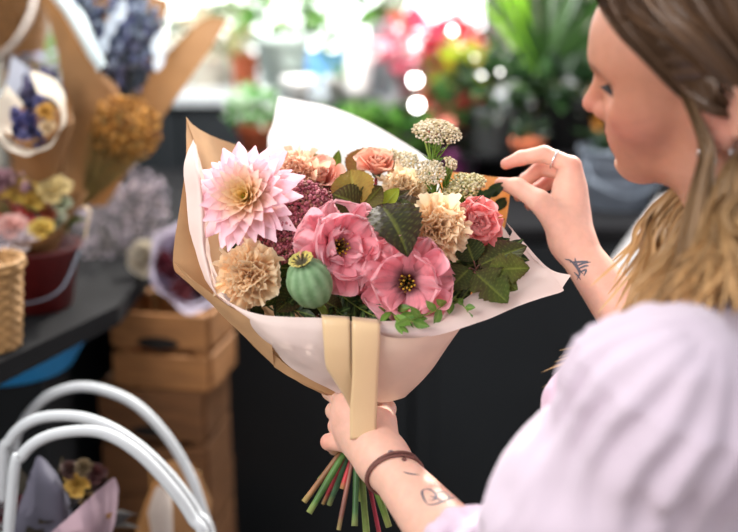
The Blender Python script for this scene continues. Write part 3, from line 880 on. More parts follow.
def surface(F, lo, hi, h, B=8, proj=2, slack=.0):
    """narrow-band surface nets; returns verts (in the field's axes), quads"""
    lo = np.asarray(lo, float); hi = np.asarray(hi, float)
    nb = np.ceil((hi - lo) / (h * B)).astype(int)
    bi = np.stack(np.meshgrid(*[np.arange(n) for n in nb], indexing='ij'), -1).reshape(-1, 3)
    ctr = lo + (bi + .5) * B * h
    R = B * h * .87 + slack
    dc = F(ctr, margin=max(.03, R * 1.3))
    bi = bi[np.abs(dc) < R * 1.25 + .004]
    g = np.arange(B + 1)
    loc = np.stack(np.meshgrid(g, g, g, indexing='ij'), -1).reshape(-1, 3)
    vals = np.empty((len(bi), (B + 1) ** 3), np.float32)
    for c in range(0, len(bi), 600):
        pt = lo + (bi[c:c + 600, None] * B + loc[None]).reshape(-1, 3) * h
        vals[c:c + 600] = F(pt).reshape(-1, (B + 1) ** 3)
    vals = vals.reshape(-1, B + 1, B + 1, B + 1)
    ins = vals < 0
    NX, NY, NZ = nb * B + 2
    cid = lambda a: (a[..., 0].astype(np.int64) * NY + a[..., 1]) * NZ + a[..., 2]
    cnt = np.zeros((len(bi), B, B, B), np.int8); acc = np.zeros((len(bi), B, B, B, 3), np.float32); ne = np.zeros((len(bi), B, B, B), np.float32)
    for dx in (0, 1):
        for dy in (0, 1):
            for dz in (0, 1):
                cnt += ins[:, dx:dx + B, dy:dy + B, dz:dz + B]
    act = (cnt > 0) & (cnt < 8)
    ai = np.argwhere(act)
    corners = np.array([[x, y, z] for x in (0, 1) for y in (0, 1) for z in (0, 1)])
    cv = np.stack([vals[ai[:, 0], ai[:, 1] + c[0], ai[:, 2] + c[1], ai[:, 3] + c[2]] for c in corners], 1)
    pos = np.zeros((len(ai), 3)); n = np.zeros(len(ai))
    for i in range(8):
        for j in range(i + 1, 8):
            if np.abs(corners[i] - corners[j]).sum() == 1:
                m = (cv[:, i] < 0) != (cv[:, j] < 0)
                t = np.where(m, cv[:, i] / np.where(m, cv[:, i] - cv[:, j], 1), 0)
                pos += np.where(m[:, None], corners[i] + t[:, None] * (corners[j] - corners[i]), 0); n += m
    pos /= n[:, None]
    cell = bi[ai[:, 0]] * B + ai[:, 1:]
    V = lo + (cell + pos) * h
    ids = cid(cell); order = np.argsort(ids); sid = ids[order]
    quads = []
    for ax in range(3):
        sl1 = [slice(None), slice(0, B), slice(0, B), slice(0, B)]; sl2 = list(sl1); sl2[ax + 1] = slice(1, B + 1)
        a = ins[tuple(sl1)]; b = ins[tuple(sl2)]
        e = np.argwhere(a != b)
        if not len(e): continue
        flip = a[tuple(e.T)]
        gp = bi[e[:, 0]] * B + e[:, 1:]
        u, v = (ax + 1) % 3, (ax + 2) % 3
        du = np.zeros(3, int); du[u] = 1; dv = np.zeros(3, int); dv[v] = 1
        q = np.stack([cid(gp - du - dv), cid(gp - dv), cid(gp), cid(gp - du)], 1)
        ix = np.searchsorted(sid, q); ix = np.clip(ix, 0, len(sid) - 1)
        ok = (sid[ix] == q).all(1)
        ix = order[ix]
        ix = np.where(flip[:, None], ix, ix[:, ::-1])
        quads.append(ix[ok])
    Fq = np.concatenate(quads)
    for _ in range(proj):
        e = h * .5
        gr = np.stack([F(V + np.eye(3)[i] * e) - F(V - np.eye(3)[i] * e) for i in range(3)], 1) / (2 * e)
        d = F(V); g2 = np.maximum((gr * gr).sum(1), .25)
        st = -(d / g2)[:, None] * gr
        V = V + np.clip(st, -h * .6, h * .6)
    # cam axes are (right, down, forward): a proper rotation of the world, orientation kept
    return V, Fq


def smooth_mesh(V, Fq, it=2, lam=.5):
    a = np.concatenate([Fq[:, [0, 1]], Fq[:, [1, 2]], Fq[:, [2, 3]], Fq[:, [3, 0]]])
    for _ in range(it):
        acc = np.zeros_like(V); n = np.zeros(len(V))
        np.add.at(acc, a[:, 0], V[a[:, 1]]); np.add.at(acc, a[:, 1], V[a[:, 0]])
        np.add.at(n, a[:, 0], 1); np.add.at(n, a[:, 1], 1)
        V = V * (1 - lam) + lam * acc / np.maximum(n, 1)[:, None]
    return V
# ================================================================== THE WOMAN
DN = np.array([0, CP, SP])                       # world down in the camera's axes
HF = np.array([-0.91025327, 0.07415213, 0.40735787]); HU = np.array([-0.28562084, -0.82472899, -0.48810125]); HL = np.array([-0.2997661, 0.56064566, -0.77189166])
HO = np.array([0.3075, -0.1650, 0.90614216])
HR = np.array([HF, HU, HL])
h_ = lambda f, u, l: HO + f * HF + u * HU + l * HL
NECK = np.array([.345, -.005, .935])
TR = unit(np.array([.59, -.02, .80])); TF = unit(np.cross(DN, TR))   # torso right, front
if TF[0] > 0: TF = -TF
TRAX = np.array([TR, DN, TF])
LS = np.array([.222, .105, .77]); RS = np.array([.44, .085, 1.06])
CHEST = np.array([.335, .15, .93])
LE = Q(520, 625, .88); LW = Q(383, 460, 1.035)
RE = Q(700, 420, 1.09); RW = Q(572, 243, 1.150)


def build_body_field():
    F = Field()
    # --- head
    F.add(ell(h_(-.012, .050, 0), (.096, .080, .073), HR), .01)
    F.add(ell(h_(.040, -.012, 0), (.056, .072, .057), HR), .03)
    F.add(ell(h_(.054, .050, 0), (.047, .046, .056), HR), .03)
    for s in (-1, 1):
        F.add(cone(h_(.022, -.054, s * .044), h_(.073, -.068, s * .008), .015, .0155), .026)
        F.add(cone(h_(.006, -.005, s * .055), h_(.020, -.054, s * .045), .014, .015), .02)
        F.add(ell(h_(.064, -.002, s * .041), (.020, .018, .015), HR), .035)
        F.add(cone(h_(.0895, .040, s * .010), h_(.076, .042, s * .038), .011, .010), .014)
    F.add(ell(h_(.079, -.070, 0), (.0145, .0145, .018), HR), .018)
    F.add(ell(h_(.076, -.040, 0), (.021, .028, .030), HR), .028)
    # eyes: socket, ball, lids
    for s in (-1, 1):
        F.sub(ell(h_(.094, .021, s * .034), (.013, .013, .017), HR), .012)
        F.add(ell(h_(.0705, .021, s * .0325), (.0128, .0128, .0128), HR), .003)
        F.add(cone(h_(.0835, .0255, s * .026), h_(.0765, .0245, s * .043), .0034, .003), .003)
        F.add(cone(h_(.0815, .0155, s * .025), h_(.0755, .0165, s * .042), .0028, .0026), .004)
    # nose
    F.add(cone(h_(.090, .028, 0), h_(.1100, -.004, 0), .0075, .0082), .010)
    F.add(ell(h_(.1105, -.006, 0), (.0092, .0086, .0092), HR), .005)
    for s in (-1, 1):
        F.add(ell(h_(.0985, -.0115, s * .0105), (.0105, .0075, .0068), HR), .006)
        F.sub(ell(h_(.1035, -.0185, s * .0065), (.0045, .003, .003), HR), .003)
    F.add(cone(h_(.104, -.014, 0), h_(.0975, -.024, 0), .0045, .004), .006)
    # lips
    for s in (-1, 1):
        F.add(cone(h_(.0985, -.0345, s * .004), h_(.0865, -.0405, s * .023), .0052, .003), .004)
        F.add(cone(h_(.0970, -.0465, 0), h_(.0865, -.0425, s * .021), .0060, .003), .004)
        F.sub(cone(h_(.1045, -.0406, 0), h_(.0905, -.0412, s * .022), .0012, .0010), .003)
        F.sub(ell(h_(.100, -.057, s * .006), (.0065, .0045, .012), HR), .010)
    # ears
    for s in (-1, 1):
        eR = np.array([unit(HF * .93 + s * HL * .36), HU, unit(-s * HF * .36 * s + HL * .93)])
        a = unit(HF * .96 - HL * s * .28); uu = unit(HU - .12 * HF); n = np.cross(a, uu)
        E = np.array([a, uu, n]); ec = h_(-.008, .000, s * .0745)
        F.add(ell(ec + uu * .004, (.017, .027, .0050), E), .006)
        th = np.linspace(-.9, 3.9, 12)
        rim = [ec + uu * .004 + a * (.0165 * math.cos(t)) + uu * (.0275 * math.sin(t)) + HL * s * .0035 for t in th]
        F.group([cone(rim[i], rim[i + 1], .0036, .0036) for i in range(11)], .002, .004)
        F.add(ell(ec - uu * .0235 + a * .003, (.0085, .0095, .0045), E), .005)
        F.sub(ell(ec + a * .001 - uu * .001 + HL * s * .0085, (.0085, .013, .0055), E), .004)
        F.add(ell(ec + a * .0125 - uu * .004 + HL * s * .001, (.004, .006, .004), E), .004)
    # neck and trunk (kept under the clothes)
    F.add(cone(h_(-.018, -.030, 0), NECK + DN * .02, .052, .055), .03)
    F.add(ell(CHEST, (.135, .12, .085), TRAX), .05)
    F.add(cone(CHEST + DN * .05, CHEST + DN * .30, .095, .10), .05)
    F.add(cone(NECK + DN * .05, LS + TR * .03, .035, .040), .03); F.add(cone(NECK + DN * .05, RS - TR * .03, .035, .040), .03)
    # arms
    F.add(cone(LS, LE, .046, .040), .02); F.add(cone(LE, LE * .62 + LW * .38, .040, .037), .02); F.add(cone(LE * .62 + LW * .38, LW, .036, .0215), .015)
    F.add(cone(RS, RE, .046, .038), .02); F.add(cone(RE, RE * .62 + RW * .38, .038, .034), .02); F.add(cone(RE * .62 + RW * .38, RW, .033, .0212), .015)
    # --- right hand (pinching the paper corner)
    W = RW
    MCP = [Q(571, 166, 1.152), Q(571, 172, 1.170), Q(573, 183, 1.186), Q(575, 196, 1.200)]
    palm = [cone(W + (m - W) * .10, m, .0165 if i < 2 else .0145, .0112 if i else .0115) for i, m in enumerate(MCP)]
    palm.append(cone(W, Q(556, 216, 1.145), .0175, .0150))
    palm.append(cone(Q(568, 190, 1.16), Q(566, 215, 1.162), .014, .016))
    F.group(palm, .018, .012)
    fing = [
        [MCP[0], Q(544, 154, 1.160), Q(521, 158, 1.166), Q(506, 164, 1.167)],
        [MCP[1], Q(541, 168, 1.186), Q(526, 180, 1.186), Q(519, 196, 1.178)],
        [MCP[2], Q(551, 180, 1.206), Q(537, 190, 1.203), Q(530, 205, 1.194)],
        [MCP[3], Q(562, 192, 1.222), Q(551, 201, 1.218), Q(545, 213, 1.210)]]
    rad = [(.0108, .0094, .0082, .0064), (.0105, .0094, .0080, .0064), (.0100, .0090, .0078, .0062), (.0090, .0080, .0070, .0056)]
    for f, r in zip(fing, rad):
        F.group([cone(f[i], f[i + 1], r[i], r[i + 1]) for i in range(3)], .003, .0022)
    th = [Q(562, 226, 1.142), Q(539, 201, 1.132), Q(517, 187, 1.143), Q(501, 183.5, 1.152)]
    F.group([cone(th[0], th[1], .0165, .0125), cone(th[1], th[2], .0118, .0100), cone(th[2], th[3], .0102, .0072)], .004, .007)
    # --- left hand (closed round the stems)
    W = LW
    M2 = [Q(346, 403, 1.066), Q(343, 417, 1.066), Q(345, 431, 1.069), Q(351, 444, 1.074)]
    palm = [cone(W + (m - W) * .05, m, .0190, r) for m, r in zip(M2, (.0125, .0122, .0118, .0108))]
    palm.append(cone(W, Q(378, 432, 1.062), .020, .016))
    palm.append(cone(Q(376, 425, 1.062), Q(354, 410, 1.064), .016, .013))
    F.group(palm, .016, .014)
    fing = [
        [M2[0], Q(331, 391, 1.092), Q(338, 390, 1.128), Q(354, 394, 1.140)],
        [M2[1], Q(335, 411, 1.096), Q(340, 409, 1.134), Q(354, 413, 1.142)],
        [M2[2], Q(337, 426, 1.098), Q(342, 425, 1.134), Q(354, 429, 1.142)],
        [M2[3], Q(329, 442, 1.090), Q(335, 448, 1.124), Q(349, 449, 1.138)]]
    rad = [(.0112, .0098, .0086, .0068), (.0112, .0098, .0084, .0068), (.0106, .0094, .0080, .0066), (.0100, .0086, .0074, .0060)]
    for f, r in zip(fing, rad):
        F.group([cone(f[i], f[i + 1], r[i], r[i + 1]) for i in range(3)], .003, .0030)
    th = [Q(380, 440, 1.058), Q(384, 420, 1.072), Q(386.5, 409, 1.088), Q(384, 403, 1.105)]
    F.group([cone(th[0], th[1], .0160, .0122), cone(th[1], th[2], .0115, .0098), cone(th[2], th[3], .0098, .0072)], .004, .008)
    return F


FB = build_body_field()
VB, QB = surface(FB, (-.08, -.36, .62), (.56, .50, 1.27), .0022)
VBW = cp(VB)
loc = (VB - HO) @ HR.T                                     # head axes


def gauss(p, c, r):
    return np.exp(-(((p - np.asarray(c)) / np.asarray(r)) ** 2).sum(-1))


skin = np.tile(srgb(230, 182, 162), (len(VB), 1))
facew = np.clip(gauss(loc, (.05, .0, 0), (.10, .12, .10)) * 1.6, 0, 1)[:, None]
skin = skin * (1 - facew) + srgb(186, 128, 103) * facew  # face painted darker and redder for the shade over it
skin = skin * (1 + .05 * noise3(VB, 2, 40))[:, None]
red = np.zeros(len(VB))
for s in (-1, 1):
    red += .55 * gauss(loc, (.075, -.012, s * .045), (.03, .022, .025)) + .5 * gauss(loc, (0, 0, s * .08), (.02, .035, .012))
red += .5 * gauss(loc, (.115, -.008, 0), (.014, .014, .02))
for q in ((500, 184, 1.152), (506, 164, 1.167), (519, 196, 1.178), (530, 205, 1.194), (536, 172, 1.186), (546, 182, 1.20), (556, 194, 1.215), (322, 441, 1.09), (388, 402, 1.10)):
    red += .6 * gauss(VB, Q(*q), (.016,) * 3)  # reddish fingertips plus painted glow of light through the fingers
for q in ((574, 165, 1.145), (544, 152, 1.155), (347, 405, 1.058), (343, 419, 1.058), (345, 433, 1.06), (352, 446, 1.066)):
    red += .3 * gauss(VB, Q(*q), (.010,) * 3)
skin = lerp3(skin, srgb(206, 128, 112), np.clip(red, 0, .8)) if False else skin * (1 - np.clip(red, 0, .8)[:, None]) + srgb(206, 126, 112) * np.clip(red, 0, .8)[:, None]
for s in (-1, 1):
    # lips, brows, eyes
    pass
fx, ux, lx = loc.T
lipm = np.clip(gauss(loc, (.096, -.0365, 0), (.014, .0048, .022)) + gauss(loc, (.096, -.0465, 0), (.014, .0058, .020)), 0, 1) * (fx > .082)
skin = skin * (1 - lipm[:, None] * .9) + srgb(176, 84, 82) * lipm[:, None] * .9
for s in (-1, 1):
    bl = np.abs(lx - s * .030) / .019
    brow = np.clip(1 - np.abs(ux - (.0405 - .006 * ((lx * s - .028) / .02) ** 2)) / .0055, 0, 1) * np.clip(1.3 - bl, 0, .5) * 2 * (fx > .055)
    skin = skin * (1 - .85 * np.clip(brow, 0, 1)[:, None]) + srgb(92, 64, 50) * .85 * np.clip(brow, 0, 1)[:, None]
    ec = np.array([.0705, .021, s * .0325]); dv = loc - ec; dist = np.linalg.norm(dv, axis=1)
    ball = (dist < .0134) & (fx > .074)
    dirn = dv / np.maximum(dist, 1e-6)[:, None]; gaze = unit(np.array([.93, -.30, 0]))
    ang = np.arccos(np.clip(dirn @ gaze, -1, 1))
    eyec = np.where((ang < .20)[:, None], srgb(20, 16, 16), np.where((ang < .46)[:, None], srgb(92, 86, 78), srgb(226, 218, 214)))
    skin = np.where(ball[:, None], eyec, skin)
M_SKIN = mat('skin', (1, 1, 1), .5, vcol=True, var=.05, nscale=120, bump=.10, bscale=420, sss=.32, sssr=(.011, .0035, .0018), spec=.35)
WO = cp(CHEST + DN * 1.25); WO[2] = 0.0
woman = thing('person', 'long haired person in pale lilac shirt holding the bouquet by its stems', 'person', WO)
mb = MB(); mb.add(VBW, QB, skin)
body = mb.build('body', M_SKIN, woman)
BVH = BVHTree.FromPolygons([Vector(v) for v in VBW.tolist()], QB.tolist())


def hit(o, d, far=2.0):
    r = BVH.ray_cast(Vector([float(c) for c in o]), Vector([float(c) for c in unit(d)]), far)
    return (np.array(r[0]), np.array(r[1])) if r[0] is not None else (None, None)


def on_skin(px, py):
    return hit(CAM, cw(np.array([(px - 369) / FPX, (py - 266) / FPX, 1.0])), 3)


# --- shirt
def build_shirt_field():
    F = Field()
    F.add(ell(CHEST + DN * .01, (.165, .155, .118), TRAX), .05)
    F.add(cone(CHEST + DN * .06, CHEST + DN * .36, .128, .142), .06)
    F.add(cone(NECK + DN * .055, LS - TR * .005, .046, .062), .04); F.add(cone(NECK + DN * .055, RS, .046, .058), .04)
    for s in (-1, 1): F.add(ell(CHEST + DN * .07 + TF * .075 + TR * s * .07, (.065, .065, .055), TRAX), .05)
    # collar
    th = np.linspace(0, 2 * PI, 15)
    c0 = NECK + DN * .025
    ring = [c0 + TR * .070 * math.cos(t) + TF * (.066 * math.sin(t)) + DN * .018 * math.sin(t) for t in th]
    F.group([cone(ring[i], ring[i + 1], .014, .014) for i in range(14)], .006, .018)
    # loose left sleeve, rolled at the elbow
    m = LS * .5 + LE * .5
    F.add(cone(LS + DN * .012 + TR * -.005, m + np.array([.008, -.004, -.01]), .074, .083), .035)
    F.add(cone(m + np.array([.010, 0, 0]), LE + np.array([.018, -.004, 0]), .081, .066), .04)
    cu = LE * .62 + LW * .38
    F.add(cone(LE, cu, .060, .046), .03)
    ax = unit(LW - LE)
    e1 = unit(np.cross(ax, DN)); e2 = np.cross(ax, e1)
    for off, rr, r2 in ((0.0, .050, .0125), (-.024, .054, .0135)):
        cc = cu + ax * off
        ring = [cc + e1 * rr * math.cos(t) + e2 * rr * math.sin(t) + ax * .006 * math.sin(2 * t + off * 90) for t in np.linspace(0, 2 * PI, 17)]
        F.group([cone(ring[i], ring[i + 1], r2 + .002 * math.sin(i), r2 + .002 * math.sin(i + 1)) for i in range(16)], .005, .006)
    # right sleeve
    F.add(cone(RS + DN * .01, RS * .35 + RE * .65, .066, .060), .03)
    F.add(cone(RS * .35 + RE * .65, RE * .9 + RW * .1, .060, .052), .03)
    # front of the shirt standing forward of the shoulder
    F.add(cone(Q(604, 352, .965), Q(578, 402, .985), .020, .026), .03)
    F.add(cone(Q(578, 402, .985), Q(585, 470, .96), .026, .04), .03)
    # open ends: cuffs and neck
    F.sub(cone(cu - ax * .012, cu + ax * .06, .041, .041), .004)
    ax2 = unit(RW - RE); c2 = RE * .9 + RW * .1
    F.sub(cone(c2 + ax2 * .03, c2 + ax2 * .10, .046, .046), .004)
    F.sub(cone(NECK + DN * .02, NECK - DN * .12 - TF * -.02, .060, .070), .006)
    sa = unit(LE - LS); ub = unit(np.cross(sa, np.array([0, 0, 1.0]))); vb = np.cross(sa, ub)

    def folds(p, d):
        m = np.where(np.abs(d) < .045)[0]
        q = p[m]
        t = (q - LS) @ sa / np.linalg.norm(LE - LS); rad = q - LS - np.outer((q - LS) @ sa, sa)
        ang = np.arctan2(rad @ vb, rad @ ub)
        inside = (np.linalg.norm(rad, axis=1) < .13) & (t > -.5) & (t < 1.3)
        w = np.where(inside, np.exp(-((t - .02) / .20) ** 2), 0)
        gather = .0050 * np.sin(ang * 17 + 3 * noise3(q, 3, 9)) * w          # gathers at the sleeve head
        bag = np.where(inside, np.clip((t - .25) * 1.6, 0, 1), .35) * .0062 * noise3(np.stack([q @ sa * .45 + q @ ub * .8, q @ ub * 1.1 - q @ sa * .2, q @ vb * 1.1], 1), 8, 46)
        trunk = .005 * noise3(np.stack([q @ TR * 1.0 + q @ DN * .4, q @ DN * .5, q @ TF * .8], 1), 12, 46)
        seam = -.0024 * np.exp(-((t + .10 + .03 * np.cos(ang)) / .018) ** 2) * inside
        out = d.copy(); out[m] = d[m] + gather + bag + trunk + seam
        return out
    F.post = folds
    return F


FS = build_shirt_field()
VS, QS = surface(FS, (-.0, -.10, .58), (.60, .62, 1.25), .0036, slack=.006, proj=1)
VS = smooth_mesh(VS, QS, 1, .4)
# keep the cloth outside the skin
dS = FB(VS)
shirtc = np.tile(srgb(218, 202, 217), (len(VS), 1))
backlit_pink = gauss(VS, Q(580, 385, .975), (.035, .05, .05)) + .5 * gauss(VS, Q(460, 520, .96), (.05, .05, .06))  # pink of backlit cloth painted into the shirt colour
shirtc = shirtc * (1 - .8 * np.clip(backlit_pink, 0, 1)[:, None]) + srgb(240, 178, 212) * .8 * np.clip(backlit_pink, 0, 1)[:, None]
M_SHIRT = mat('shirt_cotton', (1, 1, 1), .8, vcol=True, var=.025, nscale=30, bump=.10, bscale=700, spec=.2, sheen=.25, transl=.10)
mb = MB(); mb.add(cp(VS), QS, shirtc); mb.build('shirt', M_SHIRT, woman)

# --- trousers and shoes down to the floor (below the frame)
mb = MB(); HIP = CHEST + DN * .34
FT = Field()
FT.add(ell(HIP + DN * .06, (.155, .13, .115), TRAX), .05)
fl = CAM_Z
for s in (-1, 1):
    hipj = HIP + DN * .10 + TR * s * .08
    hw = cp(hipj); ft = hw.copy(); ft[2] = .10; fc = np.array([(ft - CAM) @ RX, (ft - CAM) @ RD, (ft - CAM) @ RF])
    kn = hipj * .5 + fc * .5 + TF * .01
    FT.add(cone(hipj, kn, .088, .070), .03); FT.add(cone(kn, fc, .070, .072), .03)
VT, QT = surface(FT, (-.1, .40, .6), (.8, 1.75, 1.75), .012, slack=.01, proj=1)
mb.add(cp(VT), QT, srgb(40, 46, 58)); mb.build('trousers', mat('denim', (1, 1, 1), .85, vcol=True, var=.1), woman)
for s in (-1, 1):
    hipj = HIP + DN * .10 + TR * s * .08; hw = cp(hipj)
    tf = cw(TF); tf[2] = 0; tf = unit(tf); sd = np.array([-tf[1], tf[0], 0])
    V = []
    for q in np.linspace(0, 1, 12):
        c = hw + tf * (-.07 + .24 * q); wdt = .034 + .012 * math.sin(q * PI); hh = .085 * (1 - q ** 1.5) + .035
        wdt *= math.sqrt(max(.03, 1 - (2 * q - 1) ** 8))
        V.append([[*(c[:2] + sd[:2] * wdt * math.cos(a)), hh * (.5 + .5 * math.sin(a)) * (1 if math.sin(a) > -.9 else 1)] for a in np.linspace(0, 2 * PI, 14)[:-1]])
    mb = MB(); mb.grid(np.array(V), srgb(226, 222, 214), wrap=True); mb.build('shoe', mat('shoe_canvas', (1, 1, 1), .8, vcol=True), woman)

# --- hair: crown cap, locks tucked behind the ear and long strands over the shoulder
rh = np.random.default_rng(5)
HT = srgb(62, 46, 37); HM = srgb(108, 80, 58); HB = srgb(206, 164, 112)
M_HAIR = mat('hair', (1, 1, 1), .38, vcol=True, var=.15, nscale=40, spec=.5, transl=.14)


def scalp(f_ang, side, lift=.0):
    pass


def head_pt(th, ph, lift):
    """point on the cranium: th 0 = crown midline .. pi/2 = ear side (near camera), ph: 0 front .. pi back"""
    r = np.array([.096, .080, .073]) + lift
    c = np.array([-.012, .050, 0])
    v = np.array([math.cos(ph) * 1, 0, 0])
    return c


def cran(d, lift):
    """project a direction (head axes) from the cranium's centre onto the cranium plus lift"""
    d = unit(d); r = np.array([.097, .081, .0745]) + lift
    t = 1 / np.sqrt(((d / r) ** 2).sum(-1, keepdims=True))
    return np.array([-.012, .050, 0]) + d * t


# cap
nu, nv = 60, 60
V = np.zeros((nu, nv, 3)); msk = np.zeros((nu, nv))
for i, a in enumerate(np.linspace(-1.0, 1.0, nu)):            # across, ear to ear over the crown
    for j, b in enumerate(np.linspace(0, 1, nv)):             # hairline -> nape
        el = a * math.radians(112)
        f0 = .90 - .55 * abs(a) ** 1.6                        # hairline in front
        f1 = -1.1
        fd = f0 + (f1 - f0) * b
        d = np.array([fd * (1 if abs(fd) < 1 else 1), math.cos(el) * math.sqrt(max(.02, 1 - min(.98, fd * fd * .8))), math.sin(el) * math.sqrt(max(.02, 1 - min(.98, fd * fd * .8)))])
        V[i, j] = cran(d, .007 + .0012 * math.sin(el * 60 + 4 * b))
capW = cp(HO + V @ HR)
capc = lerp(HT, HM, np.clip(.35 + .35 * np.sin(np.linspace(-1, 1, nu) * 70)[:, None] * np.ones((1, nv)) + .3 * noise3(V, 3, 60), 0, 1))
hair = MB(); hair.grid(capW, capc)


def strand(pts, w0, col0, col1, n=18):
    """a flat lock following pts (camera axes)"""
    C = catmull(np.array(pts), n); t = unit(np.gradient(C, axis=0))
    view = unit(C - np.array([0.1, -.05, 0]))
    side = unit(np.cross(t, view + rh.normal(size=3) * .35))
    w = w0 * np.clip(np.sin(PI * np.clip(np.linspace(.12, 1.0, n), 0, 1)) ** .5, .08, 1)
    nrm = np.cross(side, t)
    V = np.stack([C - side * w[:, None], C + nrm * w[:, None] * .45, C + side * w[:, None]], 1)
    q = np.linspace(0, 1, n)
    c = lerp(col0, col1, q ** .8)
    hair.grid(cp(V), np.repeat(c[:, None], 3, 1) * (1 + .12 * rh.normal()))


def hp(f, u, l): return HO + f * HF + u * HU + l * HL


for side in (1, -1):
    for k in range(300):
        q = rh.uniform(); qq = rh.uniform()
        # root along the parting (slightly off the midline), tucked over/behind the ear
        a0 = cran(np.array([.98 - 1.55 * q, 1.0, .10 * side]), .008)
        lowq = rh.uniform()
        a1 = cran(np.array([1.02 - 1.45 * q - .05 * lowq, .74, .75 * side]), .009 + .003 * rh.uniform())
        a2 = cran(np.array([.34 - .88 * q, .06 + .20 * (1 - q), 1.0 * side]), .009 + .004 * rh.uniform())
        a3 = np.array([-.040 - .045 * q, -.012 - .01 * lowq, side * (.068 + .006 * rh.uniform())])
        j = rh.normal(size=3) * .0025
        if q < .35 and rh.uniform() < .25:
            a2[0] += .006
        pts = [HO + p @ HR for p in (a0, a1 + j, a2 + j, a3 + j)]
        w = rh.uniform(.0014, .0034)
        sh = HT * (1 - qq) + HM * qq
        strand(pts, w, sh, sh * .6 + HM * .4)
# long fall: nape -> over the near shoulder to the front, and down the back
def fall(n, ends, mids, root_l, wr, c0, c1, spread):
    for k in range(n):
        q = rh.uniform(); g = rh.normal(size=3)
        r0 = HO + np.array([-.030 - .055 * q, .030 - .02 * q, root_l * (1 - .25 * q)]) @ HR
        r1 = HO + np.array([-.034 - .045 * q, -.045 - .012 * rh.uniform(), root_l * (.98 - .2 * q)]) @ HR
        i = rh.integers(len(ends)); m = mids[i]; e = ends[i]
        pts = [r0, r1] + [p + g * spread * (.4 + .3 * a) for a, p in enumerate(m)] + [e + g * spread * 1.25 + rh.normal(size=3) * .006]
        t = rh.uniform()
        strand(pts, rh.uniform(*wr), c0 * (1 - t) + HM * t, c1 * rh.uniform(.8, 1.15), 26)


fall(420, [Q(658, 312, .84), Q(691, 298, .815), Q(651, 326, .86), Q(723, 284, .80), Q(635, 350, .93)],
     [[Q(725, 205, .855), Q(691, 258, .845)], [Q(735, 210, .835), Q(713, 262, .82)], [Q(717, 205, .87), Q(679, 258, .865)], [Q(747, 215, .825), Q(735, 268, .805)], [Q(707, 205, .90), Q(673, 262, .915)]],
     .066, (.0012, .0034), HM, HB, .009)
fall(46, [Q(568, 368, 1.01), Q(562, 373, 1.02), Q(580, 372, 1.0), Q(556, 366, 1.015)],
     [[Q(690, 225, .93), Q(640, 330, .985)]] * 4, .060, (.0006, .0014), HM, srgb(222, 186, 130), .006)
fall(260, [Q(760, 284, .80), Q(800, 290, .82), Q(738, 282, .79), Q(830, 290, .86)],
     [[Q(738, 215, .825), Q(748, 250, .805)], [Q(765, 215, .83), Q(785, 255, .82)], [Q(730, 212, .82), Q(734, 250, .80)], [Q(790, 215, .87), Q(815, 255, .865)]],
     .062, (.0014, .0034), HM, HB * .9, .010)
fall(160, [Q(640, 300, .97), Q(655, 310, .96)], [[Q(668, 212, .945), Q(655, 255, .955)], [Q(674, 210, .94), Q(664, 255, .95)]], -.050, (.001, .003), HM, HB, .012)
# locks in front of and below the ear, covering the neck
def sk(px, py, lift):
    p, n = on_skin(px, py)
    if p is None: return Q(px, py, .86)
    v = p + n * lift - CAM
    return np.array([v @ RX, v @ RD, v @ RF])


for k in range(210):
    t = rh.uniform() ** 1.2; w_ = rh.uniform(.0012, .0028); j = rh.normal(size=2) * 1.2; lf = .003 + .004 * rh.uniform()
    bp = [(598, -14), (606, 8), (622, 32), (650, 60), (676, 86), (697, 103)]
    pts = [sk(x + t * (34 - 3 * i) + j[0], y - t * (18 + i) + j[1], lf) for i, (x, y) in enumerate(bp)]
    pts.append(sk(716 + 4 * t, 108 - 22 * t, lf + .003)); pts.append(Q(742, 120 - 10 * t, .846))
    u_ = rh.uniform(); strand(pts, w_, HT * (1 - u_) + HM * u_ * .9 + HT * u_ * .1, HT * .4 + HM * .6, 26)
for k in range(80):
    q = rh.uniform(); g = rh.normal(size=3) * .002
    pts = [h_(.030 - .02 * q, .052 + .006 * q, .0665), h_(.022 - .006 * q, .022, .0735), Q(704 + 4 * q, 146, .850 - .004 * q) + g, Q(698 + 9 * q, 182, .845) + g * 1.5, Q(690 + 16 * q, 216, .842) + g * 2, Q(680 + 22 * q, 262, .835) + g * 3, Q(664 + 34 * q, 300 - 8 * q, .828) + g * 4]
    if k % 3: pts = pts[1:] if False else [h_(.026 - .03 * q, .060, .064), h_(.022 - .006 * q, .030, .0725)] + pts[2:]
    t = rh.uniform(); strand(pts, rh.uniform(.0010, .0024), HT * (1 - t) + HM * t, (HM * .5 + HB * .5) * rh.uniform(.7, 1.1), 26)
for k in range(170):
    q = rh.uniform(); g = rh.normal(size=3) * .003
    pts = [h_(-.030 - .01 * q, .020, .078), h_(-.026, -.025, .0775), Q(727 + 10 * q, 172, .838) + g, Q(712 + 22 * q, 208, .838) + g * 1.5, Q(698 + 32 * q, 250, .826) + g * 2, Q(684 + 44 * q, 288, .815) + g * 3]
    t = rh.uniform(); strand(pts, rh.uniform(.0012, .0028), HT * (1 - t) + HM * t, HB * rh.uniform(.65, 1.05), 24)
